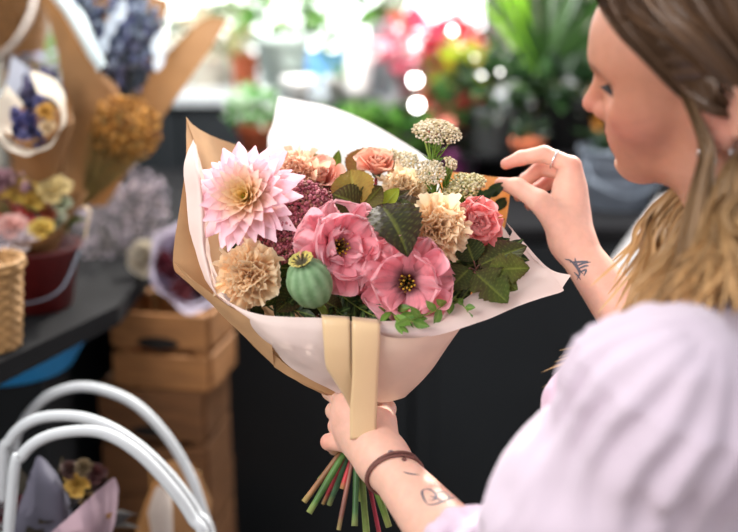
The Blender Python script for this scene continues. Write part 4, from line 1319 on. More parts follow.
# back of the head, down over the nape
for k in range(420):
    a = rh.uniform(-1, 1); q = rh.uniform()
    d0 = np.array([.1 - .6 * q, 1.0, .25 * a]); d1 = np.array([-.75 - .3 * q, .75, .9 * a]); d2 = np.array([-1.0 + .35 * abs(a), .05, 1.0 * a])
    g = rh.normal(size=3) * .003
    pts = [HO + cran(d0, .008) @ HR, HO + cran(d1, .010 + .003 * q) @ HR, HO + cran(d2, .009 + .004 * q) @ HR + g]
    e = HO + np.array([-.075 + .03 * abs(a), -.055, .066 * a]) @ HR + g * 2
    f_ = e + DN * (.07 + .03 * q) + g * 3 + TF * (-.015)
    pts += [e, f_]
    t = rh.uniform(); strand(pts, rh.uniform(.0018, .0036), HT * (1 - t) + HM * t, HM * .4 + HB * .6, 24)
hair.build('hair', M_HAIR, woman)

# --- jewellery, bracelet, ink
M_SILVER = mat('silver', (.86, .86, .88), .18, metal=1.0, var=.03)
M_CORD = mat('leather_cord', srgb(112, 70, 62), .7, var=.25, nscale=300)
M_INK = mat('ink', srgb(92, 92, 104), .55, var=.15, nscale=200)


def skin_ring(c, axis, off, tilt=0.0, n=40):
    """closed loop lying on the skin round a limb (camera axes centre/axis -> world)"""
    cwld = cp(np.asarray(c)); ax = unit(cw(np.asarray(axis)))
    M = frame(ax); out = []
    for t in np.linspace(0, 2 * PI, n, endpoint=False):
        d = M[0] * math.cos(t) + M[1] * math.sin(t)
        s = cwld + ax * tilt * math.cos(t)
        p, nn = hit(s + d * .06, -d, .06)
        p = p if p is not None else s + d * .01
        out.append(p + d * off)
    out = np.array(out)
    out = (np.roll(out, 1, 0) + 2 * out + np.roll(out, -1, 0)) / 4
    return np.concatenate([out, out[:1]])


rc = cp(Q(554.5, 159.5, 1.1565)); ra = frame(cw(Q(544, 154, 1.160) - Q(571, 166, 1.152)))
mb = MB(); rp = np.array([rc + (ra[0] * math.cos(t) + ra[1] * math.sin(t)) * .0107 for t in np.linspace(0, 2 * PI, 41)])
mb.tube(rp, .0010, n=8, cap=False)
V = on_skin(556, 152)[0]; V = rp[0] if V is None else V
mb.lathe([(0, .0022), (.0014, .0016), (.0020, 0), (.0014, -.0014), (0, -.002)], rp[np.argmin(((rp - V) ** 2).sum(1))], n=10)
rg = mb.build('ring', M_SILVER, woman); rg['label'] = 'thin silver ring on the index finger'
axw = unit(LW - LE)
bc = LW - axw * .020
mb = MB()
mb.tube(skin_ring(bc, axw, .0016, .006), .0017, srgb(120, 74, 66), n=8, cap=False)
mb.tube(skin_ring(bc - axw * .0045, axw, .0016, .009), .0016, srgb(96, 58, 54), n=8, cap=False)
kp = skin_ring(bc - axw * .002, axw, .0026, .007)
mb.lathe([(0, .002), (.002, .0012), (.0026, 0), (.002, -.0012), (0, -.002)], on_skin(404, 459)[0] + TO_CAM * .0015 if on_skin(404, 459)[0] is not None else kp[0], n=10)
mb.build('bracelet', M_CORD, woman)['label'] = 'brown double cord bracelet on the lower wrist'
for (f, u, l) in ((.010, -.029, .0745), (.000, -.036, .0775), (-.016, -.030, .0795)):
    mb = MB(); c = h_(f + .004, u - .003, l); a = np.linspace(0, 2 * PI, 21)
    pts = np.array([c + HU * .0042 * math.cos(t) + HL * .0034 * math.sin(t) + HF * .002 * math.sin(t) for t in a])
    mb.tube(cp(pts), .0010, n=7, cap=False); mb.build('earring', M_SILVER, woman)
# eyelashes
for s in (1, -1):
    mb = MB()
    for k in range(14):
        q = k / 13; b = h_(.0850 - .010 * q, .0228, s * (.025 + .019 * q)); d = HF * (.0115 - .003 * q) + HL * s * (.001 + .005 * q) - HU * .004
        mb.tube(cp(np.array([b, b + d * .6, b + d + HU * .0012])), [.0009, .0007, .0003], srgb(30, 22, 20), n=4)
    mb.build('eyelashes', M_HAIR, woman)


def ink(name, lines, w=.0009):
    mb = MB()
    for l in lines:
        C = catmull(np.array(l, float), max(6, len(l) * 5)); pts = []
        for x, y in C:
            p, n = on_skin(x, y)
            if p is not None: pts.append((p, n))
        if len(pts) < 3: continue
        p = np.array([a for a, b in pts]); nn = np.array([b for a, b in pts])
        t = unit(np.gradient(p, axis=0)); sd = unit(np.cross(t, nn)); ww = w * np.sin(np.linspace(.35, PI - .2, len(p)))[:, None]
        mb.grid(np.stack([p - sd * ww + nn * .0002, p + nn * .00035, p + sd * ww + nn * .0002], 1))
    if mb.n:
        o = mb.build(name, M_INK, woman)


ink('tattoo', [[(565, 259), (571, 261), (577, 268), (580, 276)], [(575, 258), (576, 263), (579, 269), (584, 275)], [(570, 262), (578, 262), (588, 261)], [(577, 266), (584, 263), (591, 262)], [(578, 269), (585, 266), (589, 266)], [(576, 266), (580, 272), (577, 280)], [(580, 272), (586, 270), (584, 276)], [(574, 272), (578, 276), (581, 280)]], .0012)
ink('tattoo', [[(425, 489), (422, 492), (424, 499), (428, 505)], [(425, 489), (431, 490), (436, 495), (434, 500), (429, 500)], [(436, 493), (443, 492), (449, 497), (447, 500)], [(428, 505), (436, 504), (447, 500), (455, 497)], [(430, 496), (438, 499), (446, 503)]], .0011)
ink('tattoo', [[(403, 472), (411, 474), (420, 475)], [(388, 452), (391, 451), (395, 453), (401, 456)], [(391, 456), (396, 454), (399, 452)]], .0009)
# ================================================================== ROOM
def struct(mb, name, m, smooth=False):
    o = mb.build(name, m, None, smooth); o['kind'] = 'structure'; return o


M_FLOOR = mat('floor_boards', srgb(92, 78, 66), .6, var=.25, nscale=6, stretch=(8, .6, 1))
M_WALL = mat('wall_plaster', srgb(150, 146, 136), .9, var=.06, nscale=3, bump=.1)
M_WALLD = mat('wall_plaster_dim', srgb(92, 96, 88), .9, var=.10, nscale=3)
M_FRAME = mat('window_paint', srgb(46, 48, 50), .5, var=.05)
M_BLACK = mat('black_lacquer', srgb(25, 30, 34), .6, var=.10, nscale=5, spec=.3)
M_SHEENTOP = mat('worktop_window_sheen', srgb(176, 182, 186), .4, var=.08, nscale=6)  # pale colour stands in for the window reflected in the dark top
M_BLACKTOP = mat('black_worktop', srgb(26, 26, 28), .7, var=.15, nscale=8, spec=.12)
BW = 3.75
mb = MB(); mb.box(-3.2, 3.2, -2.0, BW + .1, -.05, 0); struct(mb, 'floor', M_FLOOR)
WX0, WX1, WZ0, WZ1 = -.80, .45, 1.02, 2.35
mb = MB(); mb.box(-3.2, WX0, BW, BW + .12, 0, 2.5); mb.box(WX1, 3.2, BW, BW + .12, 0, 2.5); mb.box(WX0, WX1, BW, BW + .12, 0, WZ0); mb.box(WX0, WX1, BW, BW + .12, WZ1, 2.5)
struct(mb, 'wall_back', M_WALL)
mb = MB(); mb.box(-3.3, -3.2, -2.0, BW + .12, 0, 2.5); struct(mb, 'wall_left', M_WALL)
win = bpy.data.objects.new('window_1', None); link(win); win.location = ((WX0 + WX1) / 2, BW + .05, WZ0); win['kind'] = 'structure'
mb = MB(); t = .035
mb.box(WX0, WX0 + t, BW, BW + .10, WZ0, WZ1); mb.box(WX1 - t, WX1, BW, BW + .10, WZ0, WZ1); mb.box(WX0 + t, WX1 - t, BW, BW + .10, WZ0, WZ0 + t); mb.box(WX0 + t, WX1 - t, BW, BW + .10, WZ1 - t, WZ1)
o = mb.build('window_frame', M_FRAME, win, False)
mb = MB(); mb.box(WX0 + t, WX1 - t, BW + .045, BW + .049, WZ0 + t, WZ1 - t)
o = mb.build('window_pane', mat('clear_glass', (1, 1, 1), .0, glass=1.0, var=0), win, False)


def cabinet(name, label, x0, x1, y0, y1, z, npan, top_over=.015, top=None):
    root = thing(name, label, 'counter', ((x0 + x1) / 2, (y0 + y1) / 2, 0))
    mb = MB(); mb.box(x0 + .02, x1 - .02, y0 + .05, y1, .0, .08); mb.build('plinth', M_BLACK, root, False)
    mb = MB(); mb.box(x0, x1, y0 + .02, y1, .08, z - .03, bev=.003); mb.build('carcass', M_BLACK, root, False)
    mb = MB(); mb.box(x0 - top_over, x1 + top_over, y0 - top_over, y1, z - .03, z, bev=.004); mb.build('worktop', top or M_BLACKTOP, root, False)
    wdt = (x1 - x0) / npan
    for k in range(npan):
        a, b = x0 + k * wdt + .004, x0 + (k + 1) * wdt - .004
        mb = MB(); mb.box(a, b, y0 - .002, y0 + .02, .09, z - .04, bev=.003)
        mb.box(a + .05, b - .05, y0 - .006, y0 - .001, .14, z - .09, bev=.002)
        mb.build('door_panel', M_BLACK, root, False)
    return root


Z1, Z2, Z3 = 1.08, 1.277, 1.08
Y1 = PZ(369, 226, Z1)[1]; Y2 = PZ(200, 95, Z2)[1]
cabinet('display_counter', 'black panelled display counter behind the bouquet', -.375, 1.5, Y1, Y2 - .02, Z1, 4)
cabinet('raised_counter', 'tall black counter carrying the pots along the window', -1.05, 1.5, Y2, BW - .02, Z2, 5, top=M_SHEENTOP)
# side counter at the left, running away from the camera
SX1 = -.405
root = thing('side_counter', 'black side counter under the wrapped bunches at the left', 'counter', (-.8, 1.9, 0))
def prism(pts, z0, z1):
    n = len(pts); V = [[p[0], p[1], z] for z in (z0, z1) for p in pts]
    return V, [list(range(n))[::-1], list(range(n, 2 * n))] + [[k, (k + 1) % n, n + (k + 1) % n, n + k] for k in range(n)]


EA, EB = PZ(12, 357, Z3), PZ(118, 306, Z3); ed = (EB - EA) / (EB - EA)[1]
def edge_at(y, off=0): p = EA + ed * (y - EA[1]); return [p[0] - off, y]
YE = Y2 - .1
for off, z0, z1, nm, mt in ((0, Z3 - .03, Z3, 'worktop', M_BLACKTOP), (.30, .0, Z3 - .03, 'carcass', M_BLACK)):
    mb = MB(); mb.add(*prism([[-1.25, .95], edge_at(.95, off), edge_at(EB[1], off), [edge_at(EB[1], off)[0], YE], [-1.25, YE]], z0, z1)); mb.build(nm, mt, root, False)

# ------------------------------------------------------------------ generic shop things
M_TERRA = mat('terracotta', srgb(204, 104, 66), .8, var=.12, nscale=30)
M_SOIL = mat('soil', srgb(54, 42, 34), .95, var=.3, nscale=80, bump=.6)
M_GLAZE = mat('glazed_pot', (1, 1, 1), .35, vcol=True, var=.06, nscale=12, spec=.5)
M_ZINC = mat('zinc', srgb(126, 136, 150), .42, metal=.35, var=.14, nscale=10)
M_CERAM = mat('matt_pot', (1, 1, 1), .7, vcol=True, var=.07, nscale=14)
M_BACKLEAF = mat('plant_leaf', (1, 1, 1), .42, vcol=True, var=.18, nscale=25, transl=.40, spec=.45)
M_BLOOM = mat('bloom', (1, 1, 1), .65, vcol=True, var=.12, nscale=60, transl=.25)
M_WOOD = mat('crate_wood', srgb(150, 102, 58), .75, var=.28, nscale=9, stretch=(1.2, 1.2, 9), bump=.2)
M_WOODD = mat('crate_wood_dark', srgb(112, 74, 42), .8, var=.28, nscale=9, stretch=(1.2, 1.2, 9), bump=.2)
M_WICK = mat('wicker', (1, 1, 1), .7, vcol=True, var=.2, nscale=60)
M_KRAFTB = mat('kraft_wrap', srgb(150, 110, 70), .8, var=.10, nscale=14, transl=.10, tcol=srgb(220, 150, 80))
M_TISSB = mat('tissue_wrap', (1, 1, 1), .7, vcol=True, var=.04, nscale=10, transl=.3)


def pot_profile(rt, rb, h, rim=.012, wall=.006):
    return [(0, 0), (rb, 0), (rb + (rt - rb) * .9, h - rim * 1.6), (rt * 1.0, h - rim * 1.6), (rt + .004, h - rim), (rt + .004, h), (rt - wall, h), (rt - wall - .002, h - .02), (rb, .02), (0, .02)]


def add_pot(root, base, rt, rb, h, m, c=(1, 1, 1), rim=.012, soil=True, name='pot', ribs=0):
    MB().lathe(pot_profile(rt, rb, h, rim), base, c, 36).build(name, m, root)
    if soil:
        MB().lathe([(0, h - .018), (rt * .6, h - .015), (rt - .008, h - .02)], base, (1, 1, 1), 24).build('soil', M_SOIL, root)


def leafquad(mb, b, d, L, W, up, c, bend=.25):
    d = unit(d); s = unit(np.cross(d, up) + 1e-6); n = np.cross(s, d)
    q = np.array([0, .3, .62, 1.0]); w = np.array([.18, 1, .85, .05]) * W
    C = b + d * (q * L)[:, None] + n * (-bend * L * q ** 2)[:, None]
    V = np.stack([C - s * w[:, None], C + n * (w * -.25)[:, None], C + s * w[:, None]], 1)
    mb.grid(V, c)


def bush(root, c, R, n, L, W, cols, seed, sq=(1, 1, 1), name='foliage', mtl=None, stems=True, base=None, stemcol=None, upward=.35):
    r = np.random.default_rng(seed); mb = MB(); st = MB()
    for i in range(n):
        d = unit(r.normal(size=3)); rr = r.uniform(.25, 1) ** .5
        p = c + d * R * rr * np.array(sq)
        dd = d + np.array([0, 0, upward]) + r.normal(size=3) * .5
        leafquad(mb, p, dd, L * r.uniform(.7, 1.25), W * r.uniform(.8, 1.2), unit(np.array([0, 0, 1]) + r.normal(size=3) * .4), cols[r.integers(len(cols))] * r.uniform(.75, 1.2))
    mb.build(name, mtl or M_BACKLEAF, root)
    if stems and base is not None:
        for i in range(9):
            d = unit(r.normal(size=3) + np.array([0, 0, .8])); e = c + d * R * .7 * np.array(sq)
            st.tube(catmull([base, base * .5 + c * .5 + r.normal(size=3) * R * .1, e], 6), np.linspace(.003, .0012, 6), stemcol if stemcol is not None else srgb(90, 100, 56), n=5)
        st.build('stems', M_STEM, root)


def potted(label, px, py, z, rt, rb, h, potmat, potcol, plant=None, seed=0, name='potted_plant', cat='plant', rim=.012, group=None):
    b = PZ(px, py, z)
    root = thing(name, label, cat, b, group)
    add_pot(root, b, rt, rb, h, potmat, potcol, rim)
    if plant:
        R, n, L, W, cols, lift = plant[:6]; sq = plant[6] if len(plant) > 6 else (1, 1, 1)
        bush(root, b + [0, 0, h + lift], R, n, L, W, cols, seed, sq, base=b + [0, 0, h - .02])
    return root


GREENS = [srgb(96, 150, 60), srgb(70, 122, 48), srgb(130, 176, 78), srgb(54, 96, 44)]
LIME = [srgb(176, 196, 60), srgb(150, 178, 56), srgb(200, 206, 96)]
DARKG = [srgb(40, 66, 38), srgb(54, 84, 46), srgb(32, 52, 34)]

# ---- along the window, on the raised counter
potted('orange terracotta pot on the window counter left of the pale bucket', 246, 90, Z2, .040, .034, .105, M_TERRA, (1, 1, 1), (.045, 60, .04, .010, [srgb(150, 170, 110), srgb(206, 190, 150)], .03), 1)
b = PZ(283, 93, Z2); root = thing('flower_bucket', 'pale grey green bucket of foliage on the window counter', 'bucket', b)
add_pot(root, b, .078, .060, .165, M_CERAM, srgb(178, 192, 186), .018, False, 'bucket')
bush(root, b + [0, 0, .22], .075, 44, .07, .016, GREENS + [srgb(196, 214, 196)], 2, (1.1, .8, .6), base=b + [0, 0, .10])
b = PZ(324, 80, Z2); root = thing('blue_planter', 'light blue oblong planter on the window counter', 'planter', b)
mb = MB(); mb.box(b[0] - .075, b[0] + .075, b[1] - .04, b[1] + .04, b[2], b[2] + .10, bev=.008); mb.build('trough', mat('blue_enamel', srgb(98, 152, 206), .45), root)
bush(root, b + [.0, 0, .125], .05, 50, .05, .012, GREENS, 3, (1.4, .7, .55), base=b + [0, 0, .09])
b = PZ(384, 108, Z2 - .05); b = PZ(382, 94, Z2)
root = thing('glass_cylinder_vase', 'tall clear frosted cylinder vase in front of the window', 'vase', b)
MB().lathe([(0, .004), (.036, 0), (.040, .004), (.040, .20), (.042, .202), (.0405, .204), (.036, .20), (.036, .012), (0, .01)], b, (1, 1, 1), 40).build('vessel', mat('frosted_glass', srgb(214, 222, 228), .25, var=.03, transl=.5, tcol=srgb(220, 228, 232)), root)
bush(root, b + [0, 0, .27], .055, 46, .075, .014, GREENS, 4, (1, .8, .9), base=b + [0, 0, .05])
potted('white pot with a small green plant low in front of the window', 338, 96, Z2, .034, .027, .055, M_CERAM, srgb(240, 240, 236), (.032, 46, .032, .009, GREENS, .015), 5)
b = PZ(358, 97, Z2)
root = thing('white_jug', 'tall sunlit white jug between the blue planter and the glass vase', 'jug', b)
MB().lathe([(0, 0), (.030, 0), (.036, .02), (.036, .10), (.026, .135), (.024, .15), (.030, .165), (.027, .163), (.021, .15), (.022, .13), (0, .03)], b, srgb(250, 250, 248), 32).build('vessel', M_GLAZE, root)
hp_ = catmull([b + [.034, 0, .10], b + [.060, 0, .12], b + [.058, 0, .15], b + [.024, 0, .155]], 14)
MB().tube(hp_, .0045, srgb(250, 250, 248)).build('handle', M_GLAZE, root)
b = PZ(299, 97, Z2 - .0); root = thing('white_bowl', 'round sunlit white bowl beside the pale bucket', 'bowl', b)
MB().lathe([(0, 0), (.022, 0), (.024, .006), (.046, .035), (.050, .055), (.047, .055), (.042, .036), (.02, .012), (0, .01)], b, srgb(250, 250, 248), 32).build('vessel', M_GLAZE, root)
# pink and red plants
potted('pink flowering pot plant beside the glass vase', 413, 100, Z2, .050, .040, .085, M_CERAM, srgb(232, 170, 184), (.075, 90, .05, .018, [srgb(226, 70, 112), srgb(236, 110, 140), srgb(240, 160, 176), srgb(214, 60, 96)], .055, (1, .8, .95)), 6)
potted('red leaved plant under the right window edge', 455, 88, Z2, .045, .036, .06, M_CERAM, srgb(200, 60, 70), (.075, 100, .06, .020, [srgb(222, 48, 60), srgb(236, 92, 96), srgb(228, 70, 88)], .065, (1.1, .7, .8)), 7)
potted('yellow green croton plant in front of the red leaved plant', 456, 134, Z2 - .09, .050, .038, .09, M_CERAM, srgb(64, 62, 60), (.075, 70, .075, .022, LIME + [srgb(210, 190, 70), srgb(90, 120, 50)], .07, (1.1, .8, .7)), 8)
potted('salmon leaved low plant beneath the croton', 446, 145, Z2 - .09, .045, .036, .05, M_CERAM, srgb(70, 66, 62), (.060, 70, .055, .018, [srgb(226, 110, 104), srgb(236, 140, 120), srgb(70, 110, 56), srgb(56, 90, 50)], .04, (1.2, .8, .55)), 9)
b = PZ(452, 132, Z2 - .09)
root = thing('plant_step', 'low dark step carrying the croton and the salmon plant', 'stand', PZ(452, 150, Z1))
bb = PZ(448, 140, Z2 - .09); mb = MB(); mb.box(bb[0] - .22, bb[0] + .24, bb[1] - .09, min(bb[1] + .30, Y2 - .03), Z2 - .115, Z2 - .09, bev=.003)
for sx in (-.20, .20): mb.box(bb[0] + sx, bb[0] + sx + .02, bb[1] - .06, bb[1] + .1, Z1, Z2 - .115)
mb.build('step', M_BLACK, root, False)
# hanging greenery at the top of the window
for (px, py, d, n_, lab) in ((322, 2, 3.3, 26, 'green plant at the top of the window left of centre'), (395, 30, 3.35, 26, 'green trailing sprig before the window above the vase'), (250, 4, 3.4, 26, 'grey green plant at the top of the window by the pale bucket')):
    c = P(px, py, d); root = thing('hanging_plant', lab, 'plant', c + [0, 0, .14])
    bush(root, c, .055, n_, .06, .016, GREENS, n_ + px, (1.0, .8, .7), base=c + [0, 0, .10])
    MB().lathe([(0, .06), (.03, .055), (.045, .09), (.05, .13), (.046, .13), (.03, .07), (0, .07)], c, srgb(226, 226, 220), 24).build('pot', M_CERAM, root)
    for a in (0, 2.1, 4.2): MB().tube(np.array([c + [.046 * math.cos(a), .046 * math.sin(a), .13], c + [0, 0, .42]]), .0012, srgb(200, 190, 170), n=5).build('cord', M_WICK, root)
# white flower bucket and jars at the far left of the window counter
potted('cream pot with pale dried stems left of the orange pot', 206, 86, Z2, .060, .046, .10, M_CERAM, srgb(232, 222, 204), (.07, 80, .06, .012, [srgb(226, 208, 176), srgb(206, 186, 150), srgb(236, 230, 214)], .05), 11)
potted('pale potted plant with grey green leaves at the back left', 226, 84, Z2, .045, .036, .07, M_CERAM, srgb(214, 206, 190), (.08, 110, .055, .016, [srgb(170, 190, 160), srgb(208, 206, 180), srgb(126, 160, 120)], .09), 12)
potted('white round pot at the top left behind the kraft paper', 176, 84, Z2, .062, .05, .14, M_CERAM, srgb(240, 236, 228), (.05, 60, .04, .012, [srgb(196, 206, 190), srgb(120, 150, 110)], .02), 13)

# small glowing balls added to stand in for glints of window light
M_GLOW = mat('glint_bright', (1, .98, .94), .3, emit=16.0, var=0)
M_GLOW2 = mat('glint_dim', (1, .98, .94), .3, emit=7.0, var=0)
wire = MB(); glints = [(415, 80, 2.42, .0135, 'large bright round added glint left of the yellow green croton'), (417, 105, 2.38, .0135, 'large bright round added glint low beside the salmon plant'), (439, 31, 2.9, .0085, 'small bright added glint at the top left of the red leaves'), (452, 30, 2.9, .0085, 'small bright added glint at the top centre of the red leaves'),
         (491, 57, 2.62, .0050, 'bright added glint between the red leaves and the palm blades'), (475, 58, 2.66, .006, 'faint added glint just left of the bright one by the palm'), (484, 66, 2.64, .0065, 'faint added glint under the bright one by the palm'), (500, 72, 2.4, .0042, 'added glint low in front of the palm blades'), (482, 75, 2.6, .005, 'wide bright added glint right of the croton leaves'),
         (372, 48, 3.3, .009, 'bright added glint above the glass cylinder vase'), (332, 49, 3.3, .007, 'added glint above the light blue planter'), (397, 47, 3.3, .006, 'faint added glint between the vase and the pink plant'), (254, 155, 2.5, .006, 'faint added glint low by the terracotta pot under the white paper')]
for (px, py, d, r_, lab) in glints:
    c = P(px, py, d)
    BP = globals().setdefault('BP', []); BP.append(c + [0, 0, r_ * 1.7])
    root = thing('added_glint', lab, 'light', c, 'added glints of light among the window plants')
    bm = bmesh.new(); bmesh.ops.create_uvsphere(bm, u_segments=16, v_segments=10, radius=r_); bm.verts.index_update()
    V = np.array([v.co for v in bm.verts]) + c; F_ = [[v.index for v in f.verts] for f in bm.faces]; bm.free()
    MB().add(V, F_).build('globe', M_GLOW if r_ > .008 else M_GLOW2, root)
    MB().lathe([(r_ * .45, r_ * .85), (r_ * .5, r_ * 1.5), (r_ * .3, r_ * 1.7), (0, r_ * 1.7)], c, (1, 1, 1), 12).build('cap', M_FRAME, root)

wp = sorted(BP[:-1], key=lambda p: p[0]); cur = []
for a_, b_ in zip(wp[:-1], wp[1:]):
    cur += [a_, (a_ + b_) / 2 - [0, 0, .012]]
root = thing('glint_cord', 'thin added cord carrying the glint balls among the window plants', 'cord', wp[0])  # cord made up to carry the added glints
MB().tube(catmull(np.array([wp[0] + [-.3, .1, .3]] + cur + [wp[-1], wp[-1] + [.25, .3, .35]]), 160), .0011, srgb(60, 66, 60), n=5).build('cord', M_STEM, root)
# ---- on the front counter
ZR = 1.175
b = PZ(552, 150, ZR); root = thing('counter_riser', 'long black riser under the palm and the dark pots', 'stand', [b[0], b[1], Z1])
mb = MB(); mb.box(b[0] - .24, b[0] + .26, b[1] - .09, b[1] + .20, ZR - .015, ZR, bev=.003); mb.build('board', M_BLACKTOP, root, False)
for sx in (-.22, .225):
    mb = MB(); mb.box(b[0] + sx, b[0] + sx + .015, b[1] - .07, b[1] + .18, Z1, ZR - .015); mb.build('leg', M_BLACK, root, False)
b = PZ(256, 152, Z1 + .12)
root = thing('plant_stand', 'small black riser under the terracotta pot behind the white paper', 'stand', [b[0], b[1], Z1])
mb = MB(); mb.box(b[0] - .09, b[0] + .09, b[1] - .08, b[1] + .08, Z1 + .105, Z1 + .12, bev=.003)
for sx in (-.085, .07):
    for sy in (-.075, .06): mb.box(b[0] + sx, b[0] + sx + .015, b[1] + sy, b[1] + sy + .015, Z1, Z1 + .105)
mb.build('riser', M_BLACK, root, False)
potted('small variegated green plant in a terracotta pot behind the dahlia', 256, 152, Z1 + .12, .040, .030, .065, M_TERRA, (1, 1, 1), (.055, 130, .030, .010, [srgb(120, 180, 96), srgb(206, 226, 200), srgb(90, 150, 70), srgb(230, 240, 228)], .035, (1.0, 1, .75)), 14)
potted('low green plant behind the white paper edge', 352, 186, Z1, .05, .04, .10, M_CERAM, srgb(80, 90, 80), (.08, 150, .04, .012, GREENS, .06, (1.6, .8, .4)), 15)
potted('dark leafy plant behind the tall rice flower', 398, 188, Z1, .05, .04, .10, M_CERAM, srgb(70, 76, 72), (.07, 110, .05, .015, DARKG + GREENS, .045, (1.3, .8, .5)), 16)
potted('purple plant pot behind the tall rice flower', 457, 186, Z1, .048, .040, .095, M_GLAZE, srgb(168, 76, 146), (.045, 40, .04, .014, DARKG, .03), 17, name='purple_pot')
potted('grey stoneware pot between the purple pot and the raised hand', 491, 152, ZR, .052, .042, .11, M_CERAM, srgb(120, 126, 126), (.08, 120, .05, .016, DARKG + [srgb(80, 110, 60)], .05, (1, .8, .7)), 18)
potted('black pot of dark foliage to the right of the palm trunk', 572, 150, ZR, .075, .058, .13, M_CERAM, srgb(34, 34, 36), (.10, 120, .06, .018, DARKG, .03, (1.1, .8, .5)), 19)
potted('small ochre pot peeping out above the raised hand', 527, 160, ZR, .036, .028, .05, M_TERRA, (1, 1, 1), (.03, 30, .03, .008, DARKG, .012), 20)
potted('little pot with yellow orange leaves before the woman’s chin', 600, 152, ZR, .04, .03, .07, M_CERAM, srgb(60, 60, 60), (.035, 26, .05, .016, [srgb(226, 170, 70), srgb(206, 140, 60)], .03), 21)
# zinc bucket
b = PZ(616, 206, Z1); root = thing('zinc_bucket', 'grey zinc bucket with raised bands behind the woman’s chin', 'bucket', b)
pr = [(0, 0), (.070, 0), (.072, .004), (.078, .05), (.081, .053), (.0795, .058), (.085, .095), (.0885, .098), (.087, .103), (.091, .128), (.095, .131), (.095, .137), (.090, .137), (.070, .012), (0, .012)]
MB().lathe(pr, b, (1, 1, 1), 48).build('bucket', M_ZINC, root)
MB().tube(catmull([b + [-.09, -.01, .12], b + [-.07, -.085, .07], b + [0, -.115, .045], b + [.07, -.085, .07], b + [.09, -.01, .12]], 24), .0025, (1, 1, 1)).build('handle', M_ZINC, root)
bush(root, b + [.03, .03, .15], .07, 60, .06, .016, DARKG, 22, (1, .8, .4), base=b + [0, 0, .05])
# pale paper leaning on the counter front at the right
root = thing('paper_sheet', 'white sheet of wrapping paper hanging over the counter edge below the bucket', 'paper', P(640, 330, 2.02))
sh = [[(660, 196, 2.20), (640, 222, 2.16), (606, 268, 2.08)], [(690, 200, 2.18), (668, 240, 2.12), (612, 282, 2.06)], [(720, 230, 2.14), (690, 290, 2.09), (640, 350, 2.04)], [(740, 300, 2.12), (720, 350, 2.08), (690, 400, 2.03)]]
MB().grid(patch(sh, 20, 20, .001, 5)).build('sheet', M_WHITEPAPER, root)

# palm with long blades
b = PZ(538, 148, ZR); root = thing('potted_palm', 'tall palm with long pointed blades in a dark pot above the raised hand', 'plant', b)
add_pot(root, b, .062, .05, .085, M_CERAM, srgb(44, 46, 48), .014)
c0 = b + [0, 0, .07]
trunk = catmull([c0, c0 + [.004, 0, .05], c0 + [0, 0, .10]], 8); MB().tube(trunk, np.linspace(.020, .016, 8), srgb(120, 92, 62), n=12).build('trunk', M_STEM, root)
r = np.random.default_rng(23)
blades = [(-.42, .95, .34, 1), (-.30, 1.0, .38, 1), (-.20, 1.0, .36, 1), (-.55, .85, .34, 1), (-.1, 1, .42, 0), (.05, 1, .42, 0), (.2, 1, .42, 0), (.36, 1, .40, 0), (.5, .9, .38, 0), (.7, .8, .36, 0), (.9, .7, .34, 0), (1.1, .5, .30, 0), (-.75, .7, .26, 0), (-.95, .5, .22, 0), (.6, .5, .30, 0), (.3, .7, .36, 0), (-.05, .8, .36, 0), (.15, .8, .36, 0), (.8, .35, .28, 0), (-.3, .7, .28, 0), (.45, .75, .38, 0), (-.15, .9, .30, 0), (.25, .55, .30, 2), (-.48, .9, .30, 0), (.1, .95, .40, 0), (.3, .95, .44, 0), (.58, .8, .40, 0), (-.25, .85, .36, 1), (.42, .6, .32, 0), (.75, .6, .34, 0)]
for k, (dx, dz, L, lit) in enumerate(blades):
    d = unit(np.array([dx, r.uniform(-.35, .45), dz])); st = trunk[-1] + r.normal(size=3) * .006
    q = np.linspace(0, 1, 14); C = st + d * (q * L)[:, None] + np.array([0, 0, -1]) * (.18 * L * q ** 2.2 * (1.2 - dz * .5))[:, None]
    s = unit(np.cross(d, np.array([0, -1, .2]) + r.normal(size=3) * .25)); w = .0088 * np.sin(PI * np.clip(q * .93 + .07, 0, 1)) ** .6
    n = np.cross(s, d)
    col = [srgb(54, 88, 36), srgb(140, 196, 40), srgb(214, 230, 222)][lit] * r.uniform(.85, 1.1)  # light painted on the blades: shaded, sunlit, whitish highlight
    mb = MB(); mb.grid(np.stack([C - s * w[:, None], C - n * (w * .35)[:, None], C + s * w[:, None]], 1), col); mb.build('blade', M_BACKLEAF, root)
potted('large dim leafy plant behind the palm at the top right', 615, 90, Z2, .08, .06, .10, M_CERAM, srgb(70, 74, 70), (.13, 60, .10, .028, DARKG + [srgb(80, 104, 70)], .10, (1.2, .5, .8)), 25)
potted('dim green bushy plant against the wall left of the palm top', 540, 88, Z2, .07, .055, .10, M_CERAM, srgb(96, 92, 84), (.12, 56, .10, .022, DARKG + [srgb(84, 116, 60), srgb(110, 120, 90)], .10, (.9, .5, .9)), 26)
